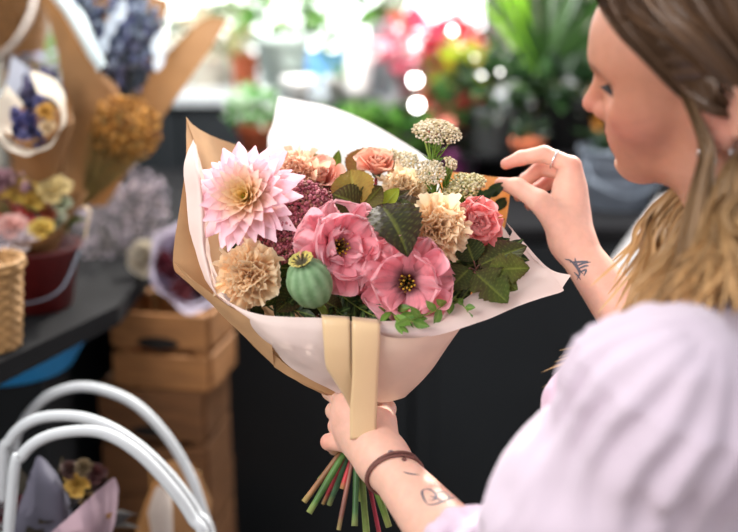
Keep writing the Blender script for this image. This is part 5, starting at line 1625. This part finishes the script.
# ================================================================== LEFT SIDE
def cone_wrap(root, apex, axis, L, R, m, c=(1, 1, 1), a0=0.0, a1=2 * PI, wav=.04, seed=0, name='wrapping_paper', flare=1.0, n=64, lip=None, up=(0, 0, 1), pts=0, thick=True):
    """paper rolled to a cone: apex at the stems, rim wavy or with points"""
    M = frame(axis, up); r = np.random.default_rng(seed)
    th = np.linspace(a0, a1, n); q = np.linspace(0.06, 1, 26)
    rim = 1 + wav * np.sin(th * 3 + seed) + wav * .6 * np.sin(th * 7 + 2 * seed)
    if pts: rim = rim + .12 * np.abs(np.sin(th * pts / 2 + seed))
    TQ, TT = np.meshgrid(q, th, indexing='ij')
    rad = R * (TQ ** flare) * (1 + .05 * np.sin(TT * 5 + seed) * TQ)
    z = L * TQ * rim[None]
    V = np.stack([rad * np.cos(TT), rad * np.sin(TT), z], -1) @ M + apex
    mb = MB(); mb.grid(V, c)
    o = mb.build(name, m, root)
    if thick:
        s = o.modifiers.new('thickness', 'SOLIDIFY'); s.thickness = .0012
    return M


def ruffle_bloom(root, C, A, size, col, seed, n=22, name='bloom'):
    r = np.random.default_rng(seed); specs = []
    for i in range(n):
        q = i / (n - 1); L = size * (.55 + .45 * q); a = math.radians(8 + 80 * q)
        V, T, S = petal(L, L * .45, a * .7, a * 1.1, 5, 7, prof=lambda t: np.clip(.25 + t, 0, 1), cup=.3, ruf=size * .10, rf=2.5, ph=r.uniform(0, 6))
        specs.append((V, lerp(col * .7, col, T) * r.uniform(.85, 1.12), i * 2.4, size * .05, -size * .15 * q))
    petals_mesh(specs, C, A).build(name, M_BLOOM, root)


def spike_bunch(root, base, tips, w, cols, seed, name='dried_spike', nb=26, br=.006, each=True):
    """lavender-like spikes: a stalk closely set with little florets; every spike a part"""
    r = np.random.default_rng(seed)
    bm = bmesh.new(); bmesh.ops.create_icosphere(bm, subdivisions=1, radius=1); bm.verts.index_update()
    B = np.array([v.co for v in bm.verts]); F_ = np.array([[v.index for v in f.verts] for f in bm.faces]); bm.free()
    for t in tips:
        mb = MB(); C = catmull([base, base * .4 + t * .6 + r.normal(size=3) * w * .3, t], 12)
        mb.tube(C, np.linspace(.0025, .0012, 12), srgb(96, 104, 92), n=5)
        d = unit(t - base)
        for i in range(nb):
            q = r.uniform(.58, 1.0); p = catmull(C, 50)[int(q * 49)] + r.normal(size=3) * w
            s = br * r.uniform(.7, 1.3)
            mb.add(B * [s, s, s * 1.4] + p, F_, cols[r.integers(len(cols))] * r.uniform(.7, 1.2))
        mb.build(name, M_FLORET, root)


# ---- big kraft wrap of blue-grey dried flowers
AP = P(84, 205, 1.80); root = thing('dried_flower_bunch', 'large bunch of blue grey dried flowers in open kraft paper', 'bouquet', PZ(112, 230, Z3))
wl = [[(38, -14, 1.78), (52, 30, 1.76), (62, 90, 1.76), (66, 206, 1.79)], [(58, 6, 1.73), (78, 56, 1.72), (80, 110, 1.73), (74, 206, 1.78)], [(90, 60, 1.70), (100, 84, 1.70), (98, 130, 1.72), (80, 208, 1.78)], [(118, 86, 1.72), (121, 104, 1.72), (110, 140, 1.74), (86, 208, 1.79)]]
o = MB().grid(patch(wl, 40, 30, .003, 3, 12)).build('kraft_left', M_KRAFTB, root)
ln = [[(40, -16, 1.775), (54, 28, 1.755)], [(52, -14, 1.78), (66, 24, 1.765)], [(60, 6, 1.726), (82, 58, 1.712)], [(76, 4, 1.75), (96, 52, 1.74)], [(92, 60, 1.695), (98, 74, 1.695)], [(108, 56, 1.73), (112, 72, 1.73)]]
li = [[(38, -16, 1.782), (50, 26, 1.765), (66, 60, 1.76)], [(56, -16, 1.775), (72, 24, 1.75), (88, 56, 1.735)], [(70, -14, 1.79), (88, 20, 1.78), (104, 52, 1.77)]]
li = [[(36, -20, 1.77), (62, 20, 1.745), (86, 62, 1.71), (98, 72, 1.70)], [(48, -20, 1.765), (74, 16, 1.74), (96, 52, 1.705), (104, 66, 1.70)], [(60, -20, 1.79), (84, 14, 1.77), (100, 50, 1.74), (108, 68, 1.73)]]
MB().grid(patch(li, 30, 30, .002, 4, 20), srgb(206, 222, 226)).build('white_lining', M_TISSB, root)
wr = [[(134, 98, 1.80), (122, 130, 1.80), (92, 206, 1.80)], [(160, 62, 1.80), (142, 104, 1.80), (98, 206, 1.80)], [(200, 22, 1.82), (170, 80, 1.80), (102, 206, 1.80)], [(226, 20, 1.80), (190, 76, 1.78), (106, 206, 1.80)], [(214, 44, 1.76), (178, 96, 1.76), (106, 206, 1.79)]]
MB().grid(patch(wr, 30, 30, .003, 5, 12)).build('kraft_right', M_KRAFTB, root)
bk_ = [[(60, -10, 1.88), (84, 90, 1.87), (86, 206, 1.84)], [(110, -16, 1.93), (112, 90, 1.91), (92, 206, 1.86)], [(170, 0, 1.93), (145, 90, 1.90), (98, 206, 1.86)]]
MB().grid(patch(bk_, 20, 20, .002, 6, 12)).build('kraft_back', M_KRAFTB, root)
r = np.random.default_rng(71)
tips = [P(r.uniform(62, 160), r.uniform(-25, 62), r.uniform(1.76, 1.88)) for k in range(54)]
spike_bunch(root, P(100, 175, 1.82), tips, .006, [srgb(98, 104, 140), srgb(124, 128, 158), srgb(84, 96, 116), srgb(150, 162, 182), srgb(70, 78, 88)], 72, nb=34)
for (px, py, d) in ((104, 44, 1.735), (122, 10, 1.74), (158, 42, 1.75), (160, 58, 1.735), (112, 24, 1.735)):
    mb = MB(); leaf_mesh(mb, P(px - 4, py + 14, d + .01), P(px + 3, py - 12, d), .010, cw(np.array([.2, -.3, -.9])), nu=10, nv=7, teeth=2, tooth=0, cb=srgb(212, 224, 236), ct=srgb(196, 208, 224), vein=srgb(220, 230, 240)); mb.build('pale_leaf', M_SOFTLEAF, root)
# ---- golden dried bunch in front of it
root = thing('golden_dried_bunch', 'round bunch of golden brown dried flowers in front of the kraft wrap', 'bouquet', PZ(118, 234, Z3))
C = P(126, 130, 1.70); mb = MB(); st = MB(); r = np.random.default_rng(73); nd = P(84, 206, 1.68)
bm = bmesh.new(); bmesh.ops.create_icosphere(bm, subdivisions=1, radius=1); bm.verts.index_update(); ICO = np.array([v.co for v in bm.verts]); ICF = np.array([[v.index for v in f.verts] for f in bm.faces]); bm.free()
gc = [srgb(196, 140, 62), srgb(172, 116, 50), srgb(214, 160, 84), srgb(146, 96, 44)]
for i in range(620):
    d = unit(r.normal(size=3)); p = C + d * .060 * r.uniform(.35, 1) ** .5 * np.array([1, .8, .95])
    mb.add(ICO * .0038 * r.uniform(.6, 1.3) + p, ICF, gc[r.integers(4)] * r.uniform(.7, 1.2))
    if i % 9 == 0: st.tube(catmull([nd, nd * .5 + p * .5 + r.normal(size=3) * .004, p], 6), .0009, srgb(140, 120, 66), n=4)
mb.build('florets', M_FLORET, root); st.build('stems', M_STEM, root)
# ---- cone with a white ruffled paper and violet blue flowers
root = thing('wrapped_posy', 'kraft cone posy with white ruffled paper and violet blue dried flowers', 'bouquet', PZ(40, 250, Z3))
ap = P(46, 196, 1.60)
cone_wrap(root, ap, P(32, 118, 1.53) - ap, .125, .058, M_KRAFTB, wav=.03, seed=2, flare=.8)
cn = P(33, 124, 1.505); A = unit(P(30, 118, 1.44) - ap)
M = frame(tc(-.05, -.25)); th = np.linspace(.2, 2 * PI - .5, 60) + 2.2
R0, R1 = .036, .056
ruf = np.stack([np.stack([(R0 + (R1 - R0) * q) * np.cos(th) * .95, (R0 + (R1 - R0) * q) * np.sin(th) * 1.15, .012 * q + .004 * np.sin(th * 9) * q - .018 + .02 * q], -1) for q in np.linspace(0, 1, 7)]) @ M + P(34, 117, 1.50)
MB().grid(ruf, srgb(232, 222, 206)).build('white_ruffle', M_TISSB, root)
fc = [srgb(66, 66, 118), srgb(92, 92, 146), srgb(52, 54, 92), srgb(112, 112, 160)]
for k in range(13):
    a = k * 2.4; rr = .032 * math.sqrt(k / 13); p = P(33, 122, 1.50) + np.array([rr * math.cos(a), rr * math.sin(a) * 1.1, .0]) @ frame(tc(0, -.2))
    ruffle_bloom(root, p, unit(tc(0, -.2) + r.normal(size=3) * .3), .013, fc[k % 4], 80 + k, 10)
ruffle_bloom(root, P(46, 112, 1.49), tc(.1, -.2), .015, srgb(214, 166, 82), 95, 14); ruffle_bloom(root, P(48, 128, 1.49), tc(.1, -.1), .013, srgb(226, 200, 160), 96, 12)
# dark violet dried bunch behind it and the pale paper point beside it
root = thing('violet_dried_bunch', 'dusky violet dried bunch in white paper at the left edge', 'bouquet', PZ(34, 244, Z3))
tips = [P(rng.uniform(20, 62), rng.uniform(72, 100), rng.uniform(1.62, 1.70)) for k in range(22)]
spike_bunch(root, P(44, 165, 1.68), tips, .005, [srgb(60, 58, 88), srgb(84, 78, 108), srgb(48, 48, 66)], 82, nb=26)
pp = [[(12, 55, 1.66), (4, 90, 1.66), (-6, 130, 1.67)], [(26, 66, 1.65), (24, 95, 1.655), (22, 150, 1.67)], [(40, 78, 1.68), (42, 100, 1.68), (40, 160, 1.69)]]
MB().grid(patch(pp, 20, 20, .002, 8, 20), srgb(196, 200, 214)).build('paper_point', M_TISSB, root)
kk = [[(56, 92, 1.62), (58, 130, 1.62), (52, 190, 1.64)], [(70, 104, 1.60), (72, 130, 1.60), (58, 192, 1.63)], [(62, 88, 1.67), (70, 120, 1.67), (60, 190, 1.68)]]
MB().grid(patch(kk, 20, 20, .002, 9, 20)).build('kraft_side', M_KRAFTB, root)

# ---- red bucket with a mixed bouquet
b = PZ(38, 306, Z3); sc = np.linalg.norm(b - CAM) / FPX
root = thing('red_bucket', 'dark red bucket on the side counter holding the mixed bouquet', 'bucket', b)
MB().lathe([(0, 0), (.050, 0), (.054, .004), (.070, .092), (.074, .095), (.074, .102), (.068, .102), (.050, .01), (0, .008)], b, (1, 1, 1), 40).build('bucket', mat('red_enamel', srgb(88, 22, 22), .4, var=.1), root)
MB().tube(catmull([b + [-.073, 0, .092], b + [-.057, -.068, .045], b + [0, -.088, .03], b + [.057, -.068, .045], b + [.073, 0, .092]], 20), .0018, srgb(160, 150, 140)).build('handle', M_ZINC, root)
root = thing('mixed_bouquet', 'mixed bouquet of coral, yellow and white blooms in kraft paper at the left edge', 'bouquet', b + [0, 0, .06])
DB_ = 1.55
rim = [[(-20, 234, DB_ - .02), (-10, 244, DB_ + .02), (24, 290, DB_ + .06)], [(20, 243, DB_ - .065), (26, 252, DB_ + .0), (34, 290, DB_ + .06)], [(52, 234, DB_ - .055), (46, 246, DB_ + .01), (40, 290, DB_ + .06)], [(72, 214, DB_ - .02), (58, 236, DB_ + .03), (42, 290, DB_ + .06)], [(88, 192, DB_ + .04), (66, 225, DB_ + .06), (44, 290, DB_ + .07)], [(64, 196, DB_ + .09), (56, 230, DB_ + .09), (44, 290, DB_ + .08)]]
MB().grid(patch(rim, 50, 24, .002, 10, 25)).build('kraft_wrap', M_KRAFTB, root)
bl = [(36, 198, .026, srgb(222, 190, 96)), (54, 192, .024, srgb(226, 206, 150)), (20, 192, .022, srgb(206, 170, 80)), (14, 214, .022, srgb(222, 130, 116)), (30, 214, .020, srgb(226, 110, 112)), (12, 228, .020, srgb(238, 190, 182)), (42, 230, .016, srgb(226, 196, 100)), (24, 240, .022, srgb(236, 226, 230)), (4, 238, .024, srgb(232, 222, 230)), (2, 200, .02, srgb(180, 110, 100)), (58, 222, .014, srgb(208, 214, 196)), (50, 212, .018, srgb(176, 92, 64)), (2, 182, .02, srgb(150, 110, 120)), (62, 206, .014, srgb(196, 206, 180))]
for k, (px, py, s, c) in enumerate(bl):
    ruffle_bloom(root, P(px, py, DB_ + .02 - .05 * (py > 225)), tc(.1, -.6, -.7), s * 1.3, c, 100 + k, 20)
bush(root, P(34, 220, DB_ + .04), .055, 60, .035, .009, [srgb(96, 110, 64), srgb(120, 100, 60)], 101, (1.1, .8, .6))
MB().tube(catmull([P(84, 206, DB_), P(90, 212, DB_ - .01), P(87, 225, DB_ - .01), P(85, 240, DB_ - .01)], 14), .0016, srgb(214, 190, 160)).build('twine', M_WICK, root)
# mauve dried stems above, at the left edge
root = thing('mauve_dried_stems', 'mauve dried stems rising behind the mixed bouquet at the left edge', 'bouquet', PZ(10, 262, Z3))
tips = [P(rng.uniform(-12, 32), rng.uniform(168, 196), rng.uniform(1.55, 1.60)) for k in range(16)]
spike_bunch(root, P(8, 240, 1.60), tips, .004, [srgb(150, 112, 122), srgb(120, 90, 96), srgb(176, 140, 140)], 83, nb=22, br=.005)

# ---- wicker basket at the very left
b = PZ(-8, 347, Z3); root = thing('wicker_basket', 'pale woven wicker basket on the near corner of the side counter', 'basket', b)
mb = MB(); nr = 17
for k in range(nr):
    z = .004 + k * .0075; R = .036 + .012 * (k / nr) ** .8 + (.004 if k > nr - 3 else 0)
    th = np.linspace(0, 2 * PI, 57); wob = .0016 * np.sin(th * 12 + (k % 2) * PI)
    mb.tube(np.stack([(R + wob) * np.cos(th), (R + wob) * np.sin(th), np.full(57, z)], -1) + b, .0042, srgb(170, 130, 82) * (1 if k % 2 else .86), n=6, cap=False)
mb.build('weave', M_WICK, root)
mb = MB()
for a in np.linspace(0, 2 * PI, 25)[:-1]: mb.tube(np.array([b + [.036 * math.cos(a), .036 * math.sin(a), 0], b + [.049 * math.cos(a), .049 * math.sin(a), .132]]), .0022, srgb(170, 130, 84), n=5)
mb.build('uprights', M_WICK, root)
MB().lathe([(0, .003), (.036, .003), (.036, .0), (0, 0)], b, srgb(170, 130, 84), 24).build('base', M_WICK, root)

# ---- hazy grey-pink dried bunch
root = thing('hazy_dried_bunch', 'airy grey pink dried bunch standing behind the lilac paper bouquet', 'bouquet', PZ(120, 300, Z3))
r = np.random.default_rng(90); nd = P(120, 296, 1.95); mb = MB(); st = MB()
hc = [srgb(206, 194, 204), srgb(186, 174, 184), srgb(222, 204, 208), srgb(166, 158, 170)]
for i in range(900):
    p = P(122 + 46 * r.uniform(-1, 1), 226 + 60 * r.uniform(-1, 1), 1.96 + .06 * r.normal() * .5)
    v = ((p - P(122, 226, 1.96)) / .105)
    if (v @ v) > 1.25: continue
    mb.add(ICO * .0036 * r.uniform(.5, 1.4) + p, ICF, hc[r.integers(4)] * r.uniform(.7, 1.15))
    if i % 10 == 0: st.tube(catmull([nd, nd * .4 + p * .6 + r.normal(size=3) * .006, p], 6), .0009, srgb(110, 104, 100), n=4)
mb.build('florets', M_FLORET, root); st.build('stems', M_STEM, root)

# ---- crates
def crate(label, c, w, d, h, rz, group, nslat=2, wood=None):
    root = thing('wooden_crate', label, 'crate', c, group)
    Mz = rotz(rz)
    wood = wood or M_WOOD
    def T(mb_args, name, mtl=None, kind=None):
        mtl = mtl or wood
        mb = MB()
        for a in mb_args:
            q = MB(); q.box(*a, bev=.003); V = q.v[0] @ Mz + np.asarray(c); mb.add(V, q.f, q.c[0])
        return mb.build(name, mtl, root, False)
    t = .009; sh = (h - .012 * (nslat - 1)) / nslat
    for k in range(nslat):
        z0 = k * (sh + .012)
        for s in (-1, 1):
            T([(-w / 2, w / 2, s * d / 2 - t / 2, s * d / 2 + t / 2, z0, z0 + sh)], 'side_slat')
            T([(s * w / 2 - t / 2, s * w / 2 + t / 2, -d / 2 + t, d / 2 - t, z0, z0 + sh)], 'end_slat')
    for sx in (-1, 1):
        for sy in (-1, 1):
            T([(sx * (w / 2 - .016) - .011, sx * (w / 2 - .016) + .011, sy * (d / 2 - .016) - .011, sy * (d / 2 - .016) + .011, .0, h - .002)], 'corner_post')
    T([(-w / 2, w / 2, -d / 2 + t, d / 2 - t, .0, .008)], 'bottom_board')
    # hand hole on the front slat: flat dark oval painted for its shade
    mb = MB(); th = np.linspace(0, 2 * PI, 33)[:-1]
    P2 = np.stack([.030 * np.cos(th) * (1 + .25 * np.abs(np.cos(th))), np.full(32, -d / 2 - t / 2 - .0012), h * .62 + .011 * np.sin(th)], -1) @ Mz + np.asarray(c)
    mb.add(P2, [list(range(32))]); mb.build('hand_hole', mat('hole_shadow', srgb(22, 16, 12), .9), root, False)['label'] = 'dark oval hand hole'
    return root


CZ = .902
c1 = PZ(170, 392, CZ); c1 = c1 + [-.016, .09, 0]
crate('small pale wooden crate with a hand hole, topmost of the stack', c1 + [.012, 0, 0], .172, .150, .135, -.18, 'wooden crates stacked by the counter')
crate('wide brown wooden crate, middle one of the stack', [c1[0] - .012, c1[1] + .01, CZ - .20], .185, .17, .198, -.12, 'wooden crates stacked by the counter', 2, M_WOODD)
crate('tall wooden crate under the other two', [c1[0] - .015, c1[1] + .02, CZ - .46], .19, .18, .258, -.12, 'wooden crates stacked by the counter', 3, M_WOODD)
mb = MB(); c2 = [c1[0] - .03, c1[1] + .02, 0]; root = thing('low_table', 'low wooden table carrying the stack of crates', 'table', c2)
mb.box(c2[0] - .24, c2[0] + .2, c2[1] - .2, c2[1] + .2, CZ - .49, CZ - .46, bev=.004); mb.build('table_top', M_WOOD, root, False)
for sx in (-.22, .16):
    for sy in (-.18, .15):
        mb = MB(); mb.box(c2[0] + sx, c2[0] + sx + .035, c2[1] + sy, c2[1] + sy + .035, 0, CZ - .49); mb.build('leg', M_WOOD, root, False)
# ---- lilac paper bouquet lying in the top crate
root = thing('lilac_paper_bouquet', 'bouquet of dark red flowers in lilac tissue leaning in the top crate', 'bouquet', P(182, 322, 1.88))
A = unit(cw(np.array([.35, -.25, -.75]))); CC = P(188, 268, 1.78)
ap = CC - A * .13
cone_wrap(root, ap, A, .135, .066, M_TISSB, srgb(206, 196, 214), wav=.03, seed=4, flare=.85, up=(0, 0, 1))
M = frame(A); th = np.linspace(0, 2 * PI, 80)
lipv = np.stack([np.stack([(.060 + .010 * q + .003 * np.sin(th * 6) * q) * np.cos(th), (.060 + .010 * q + .003 * np.sin(th * 6) * q) * np.sin(th) * 1.18, .012 * q + .006 * np.sin(th * 5 + 1) * q + .0 * th], -1) for q in np.linspace(0, 1, 6)]) @ M + CC
MB().grid(lipv, srgb(214, 204, 222)).build('tissue_rim', M_TISSB, root)
for k in range(11):
    a = k * 2.4; rr = .046 * math.sqrt(k / 11); p = CC - A * .012 + np.array([rr * math.cos(a), rr * math.sin(a) * 1.1, 0]) @ M
    ruffle_bloom(root, p, unit(A + np.random.default_rng(k).normal(size=3) * .2), .022, [srgb(84, 24, 40), srgb(104, 34, 48), srgb(60, 22, 34), srgb(120, 52, 60)][k % 4], 120 + k, 14)
root = thing('cream_rose', 'pale cream bloom beside the lilac paper bouquet', 'flower', PZ(144, 300, CZ + .10))
for kk_ in (0,): ruffle_bloom(root, P(146, 258, 1.80), tc(-.3, -.3), .036, srgb(236, 226, 206), 130, 26)
MB().tube(catmull([P(148, 262, 1.82), P(154, 290, 1.86), P(160, 330, 1.90)], 8), .002, srgb(90, 110, 60)).build('stem', M_STEM, root)

# ---- blue basin on the floor-side shelf
b = P(12, 366, 1.62); ZBS = b[2]; root = thing('blue_basin', 'bright blue plastic basin beside the side counter', 'basin', b)
pr = [(0, 0), (.09, 0), (.095, .004), (.120, .045), (.127, .048), (.127, .053), (.115, .052), (.09, .01), (0, .008)]
MB().lathe(pr, b, (1, 1, 1), 48).build('basin', mat('blue_plastic', srgb(48, 150, 216), .4, var=.05), root)
root = thing('basin_stand', 'dark wooden box under the blue basin', 'box', [b[0], b[1], 0]); mb = MB(); mb.box(b[0] - .08, b[0] + .07, b[1] - .07, b[1] + .07, 0, ZBS, bev=.005); mb.build('box', M_BLACK, root, False)

# ---- lower left: hoop handles and a wrapped bunch
M_HOOP = mat('white_cane', srgb(188, 192, 196), .45, var=.05, nscale=20)


def hoop_basket(label, handles, base, r0):
    root = thing('hoop_basket', label, 'basket', base, 'white hoop handled baskets')
    b = np.asarray(base, float)
    mb = MB()
    for k in range(16):
        z = k * .014; R = r0 * (.78 + .22 * (k / 15) ** .7); th = np.linspace(0, 2 * PI, 61)
        mb.tube(np.stack([(R + .003 * np.sin(th * 14 + k * PI)) * np.cos(th), (R + .003 * np.sin(th * 14 + k * PI)) * np.sin(th), np.full(61, z)], -1) + b, .0075, srgb(226, 226, 222), n=6, cap=False)
    mb.build('weave', M_HOOP, root)
    MB().lathe([(0, -.004), (r0 * .78, -.004), (r0 * .78, .004), (0, .004)], b, (1, 1, 1), 30).build('base', M_HOOP, root)
    for pts in handles:
        MB().tube(catmull(np.array(pts), 60), 0.0072, n=12).build('handle', M_HOOP, root)


def arch(pix, d0, d1, foot0, foot1):
    n = len(pix); q = np.linspace(0, 1, n)
    return [foot0] + [P(x, y, d0 + (d1 - d0) * t) for (x, y), t in zip(pix, q)] + [foot1]


hA = [(14, 470), (18, 432), (40, 402), (70, 388), (100, 389), (135, 404), (165, 434), (190, 475), (204, 515), (212, 545)]
hB = [(2, 480), (10, 440), (34, 420), (70, 416), (105, 425), (140, 447), (172, 478), (196, 512), (212, 550)]
hC = [(12, 490), (22, 456), (44, 438), (76, 431), (106, 434), (138, 453), (168, 484), (192, 518), (206, 556)]
zb = .42
ba = P(112, 600, 1.46); ba[2] = zb + .05; bb = P(104, 615, 1.30); bb[2] = zb
def feet(b, r0, px0, px1):
    a = b + [-r0, 0, .21]; c = b + [r0, 0, .21]
    return a, c
f0, f1 = feet(ba, .145, 0, 0); g0, g1 = feet(bb, .140, 0, 0)
hoop_basket('white basket with a single tall hoop handle nearest the crates', [arch(hA, 1.46, 1.46, f0, f1)], ba, .15)
hoop_basket('white basket with two hoop handles at the lower left corner', [arch(hB, 1.33, 1.30, g0, g1), arch(hC, 1.27, 1.26, g0 + [0, -.05, 0], g1 + [0, -.05, 0])], bb, .145)
root = thing('plinth_box', 'dark low plinth holding the white hoop baskets', 'stand', [ba[0], (ba[1] + bb[1]) / 2, 0])
mb = MB(); mb.box(bb[0] - .20, ba[0] + .20, bb[1] - .18, ba[1] + .02, 0, zb - .012, bev=.004); mb.box(ba[0] - .16, ba[0] + .16, ba[1] - .16 + .16, ba[1] + .15, zb - .012, zb + .04, bev=.004); mb.build('plinth', M_BLACK, root, False)

# wrapped bunch in the near basket
root = thing('dark_wrapped_bouquet', 'dark wine and yellow bouquet in grey and pink tissue at the lower left corner', 'bouquet', [bb[0], bb[1], zb + .01])
DD = 1.32
gt = [[(30, 478, DD), (20, 505, DD), (10, 545, DD)], [(38, 456, DD + .01), (42, 490, DD - .01), (40, 545, DD)], [(54, 470, DD + .02), (60, 495, DD), (60, 545, DD)], [(66, 492, DD + .04), (70, 510, DD + .02), (70, 545, DD + .01)]]
MB().grid(patch(gt, 24, 20, .003, 12, 30), srgb(98, 96, 112)).build('grey_tissue', M_TISSB, root)
pt = [[(52, 532, DD - .03), (56, 545, DD - .03), (70, 580, DD - .02)], [(70, 516, DD - .05), (76, 534, DD - .05), (80, 580, DD - .02)], [(84, 503, DD - .05), (90, 530, DD - .05), (88, 580, DD - .02)], [(98, 490, DD - .03), (102, 525, DD - .03), (94, 580, DD - .01)], [(115, 478, DD), (112, 520, DD), (98, 580, DD)], [(118, 500, DD + .03), (112, 530, DD + .03), (100, 580, DD + .02)]]
MB().grid(patch(pt, 40, 20, .003, 13, 40), srgb(172, 146, 158)).build('pink_tissue', M_TISSB, root)
kp_ = [[(70, 530, DD - .045), (80, 580, DD - .02)], [(92, 518, DD - .045), (90, 580, DD - .02)], [(112, 512, DD - .01), (100, 580, DD)]]
MB().grid(patch(kp_, 16, 8, .002, 14, 30)).build('kraft_wrap', M_KRAFTB, root)
for k, (px, py, s, c) in enumerate([(78, 484, .020, srgb(206, 166, 80)), (58, 508, .015, srgb(200, 158, 92)), (52, 500, .012, srgb(214, 176, 120)), (6, 505, .026, srgb(84, 24, 34)), (30, 508, .02, srgb(70, 24, 36)), (40, 520, .018, srgb(58, 24, 34)), (14, 524, .022, srgb(60, 26, 30)), (84, 468, .014, srgb(110, 92, 66)), (96, 474, .016, srgb(66, 30, 30)), (70, 470, .014, srgb(70, 44, 40)), (36, 530, .014, srgb(140, 130, 90)), (64, 522, .016, srgb(60, 34, 38)), (100, 484, .014, srgb(54, 36, 34)), (88, 500, .014, srgb(110, 90, 60))]):
    ruffle_bloom(root, P(px, py, DD + .015), tc(.1, -.6, -.7), s, c, 140 + k, 18)
bush(root, P(60, 515, DD + .04), .06, 70, .04, .010, [srgb(50, 44, 40), srgb(66, 58, 46), srgb(40, 36, 38)], 141, (1.1, .7, .6))
# kraft paper bag between the hoops and the crates
root = thing('paper_bag_bunch', 'pale kraft paper cone behind the white hoop handles', 'wrapping paper', P(170, 580, 1.58))
pb = [[(134, 540, 1.56), (146, 560, 1.56), (160, 590, 1.57)], [(146, 500, 1.53), (152, 540, 1.53), (166, 590, 1.56)], [(166, 462, 1.52), (170, 520, 1.51), (174, 590, 1.55)], [(196, 470, 1.56), (192, 520, 1.55), (182, 590, 1.57)], [(212, 500, 1.62), (204, 540, 1.60), (186, 590, 1.59)]]
MB().grid(patch(pb, 30, 24, .003, 15, 20)).build('kraft_cone', M_KRAFTB, root)
pw = [[(148, 512, 1.515), (156, 560, 1.52)], [(158, 486, 1.505), (164, 550, 1.51)], [(172, 496, 1.503), (174, 556, 1.51)]]
MB().grid(patch(pw, 14, 14, .002, 16, 30), srgb(216, 204, 196)).build('white_tissue', M_TISSB, root)
for k in range(8):
    MB().tube(catmull([P(172, 575, 1.58), P(170 + 4 * k - 16, 520, 1.56 + .01 * (k % 3)), P(150 + 7 * k, 466 + 6 * (k % 3), 1.55 + .012 * k)], 8), .0018, srgb(150, 110, 60)).build('dried_stem', M_STEM, root)
# top-left shelf clutter
root = thing('hanging_basket', 'brown basket with a grey bent handle at the top left corner', 'basket', P(4, 52, 2.1))
b = P(6, 50, 2.12); mb = MB()
for k in range(14):
    th = np.linspace(0, 2 * PI, 49); R = .070 + .002 * k
    mb.tube(np.stack([(R + .003 * np.sin(th * 12 + k * PI)) * np.cos(th), (R + .003 * np.sin(th * 12 + k * PI)) * np.sin(th), np.full(49, k * .0105)], -1) + b, .0062, srgb(134, 92, 48) * (1 if k % 2 else .8), n=6, cap=False)
mb.build('weave', M_WICK, root)
MB().tube(catmull([P(-10, 62, 2.02), P(8, 50, 2.0), P(22, 32, 2.0), P(32, 10, 2.02), P(36, -20, 2.06)], 24), .006, srgb(170, 160, 152)).build('handle', M_WICK, root)
root = thing('wall_shelf', 'grey brown shelf board across the top left corner', 'shelf', P(0, 6, 2.2))
mb = MB(); q = P(0, 8, 2.25); mb.box(-1.3, P(44, 0, 2.25)[0], q[1] - .06, q[1] + .16, q[2], q[2] + .025, bev=.003); mb.build('board', mat('grey_wood', srgb(126, 114, 96), .8, var=.2, nscale=8), root, False)
mb = MB(); mb.box(P(4, 8, 2.25)[0], P(4, 8, 2.25)[0] + .02, q[1] - .04, q[1] + .14, Z3, q[2]); mb.build('upright', M_WOOD, root, False)
potted('pale lilac flower pot with green stems between the basket and kraft paper', 42, 120, Z3 + .20, .05, .04, .06, M_CERAM, srgb(150, 140, 150), (.06, 60, .07, .012, [srgb(176, 176, 200), srgb(120, 150, 90), srgb(150, 150, 170)], .06, (.6, .6, 1.4)), 150)
# ================================================================== LIGHT
w = bpy.data.worlds.new('world'); scene.world = w; w.use_nodes = True
nt = w.node_tree; N = nt.nodes; L = nt.links
bg = N['Background']
tcw = N.new('ShaderNodeTexCoord'); sep = N.new('ShaderNodeSeparateXYZ')
L.new(tcw.outputs['Generated'], sep.inputs[0])
rmp = N.new('ShaderNodeValToRGB')
mr = N.new('ShaderNodeMapRange'); mr.inputs['From Min'].default_value = -1; mr.inputs['From Max'].default_value = 1
L.new(sep.outputs['Y'], mr.inputs['Value']); L.new(mr.outputs['Result'], rmp.inputs['Fac'])
e = rmp.color_ramp.elements
e[0].position = 0.0; e[0].color = (.74, .73, .74, 1)
e[1].position = 1.0; e[1].color = (5.0, 5.1, 5.1, 1)
k = e.new(.62); k.color = (.74, .74, .76, 1)
k = e.new(.85); k.color = (2.6, 2.65, 2.7, 1)
L.new(rmp.outputs['Color'], bg.inputs['Color']); bg.inputs['Strength'].default_value = 1.0


def sun(direction_to, strength, color, angle):
    d = bpy.data.lights.new('sun', 'SUN'); d.energy = strength; d.color = color; d.angle = angle
    o = bpy.data.objects.new('sun', d); COL.objects.link(o)
    o.rotation_euler = Vector([float(c) for c in -unit(direction_to)]).to_track_quat('-Z', 'Y').to_euler()
    return o


sun(np.array([.42, 1.0, .78]), 5.0, (1, .95, .86), math.radians(1.5))


def area(loc, target, size, power, color):
    d = bpy.data.lights.new('area', 'AREA'); d.energy = power; d.color = color; d.shape = 'RECTANGLE'; d.size = size[0]; d.size_y = size[1]
    o = bpy.data.objects.new('area', d); COL.objects.link(o); o.location = Vector([float(c) for c in loc])
    o.rotation_euler = (Vector([float(c) for c in target]) - o.location).to_track_quat('-Z', 'Y').to_euler()
    return o


area((-1.15, .05, 2.25), P(340, 260, 1.08), (1.1, 1.1), 30, (1, .97, .94))  # added fill lamp at the front left, source unseen
area((-.1, 2.2, 2.7), (-.1, 3.3, 1.2), (1.6, .5), 105, (1, .98, .95))  # unseen overhead lamp added to brighten the window counter
scene.view_settings.view_transform = 'Standard'
scene.view_settings.look = 'None'
scene.view_settings.exposure = 0
scene.cycles.use_denoising = True
scene.cycles.max_bounces = 8
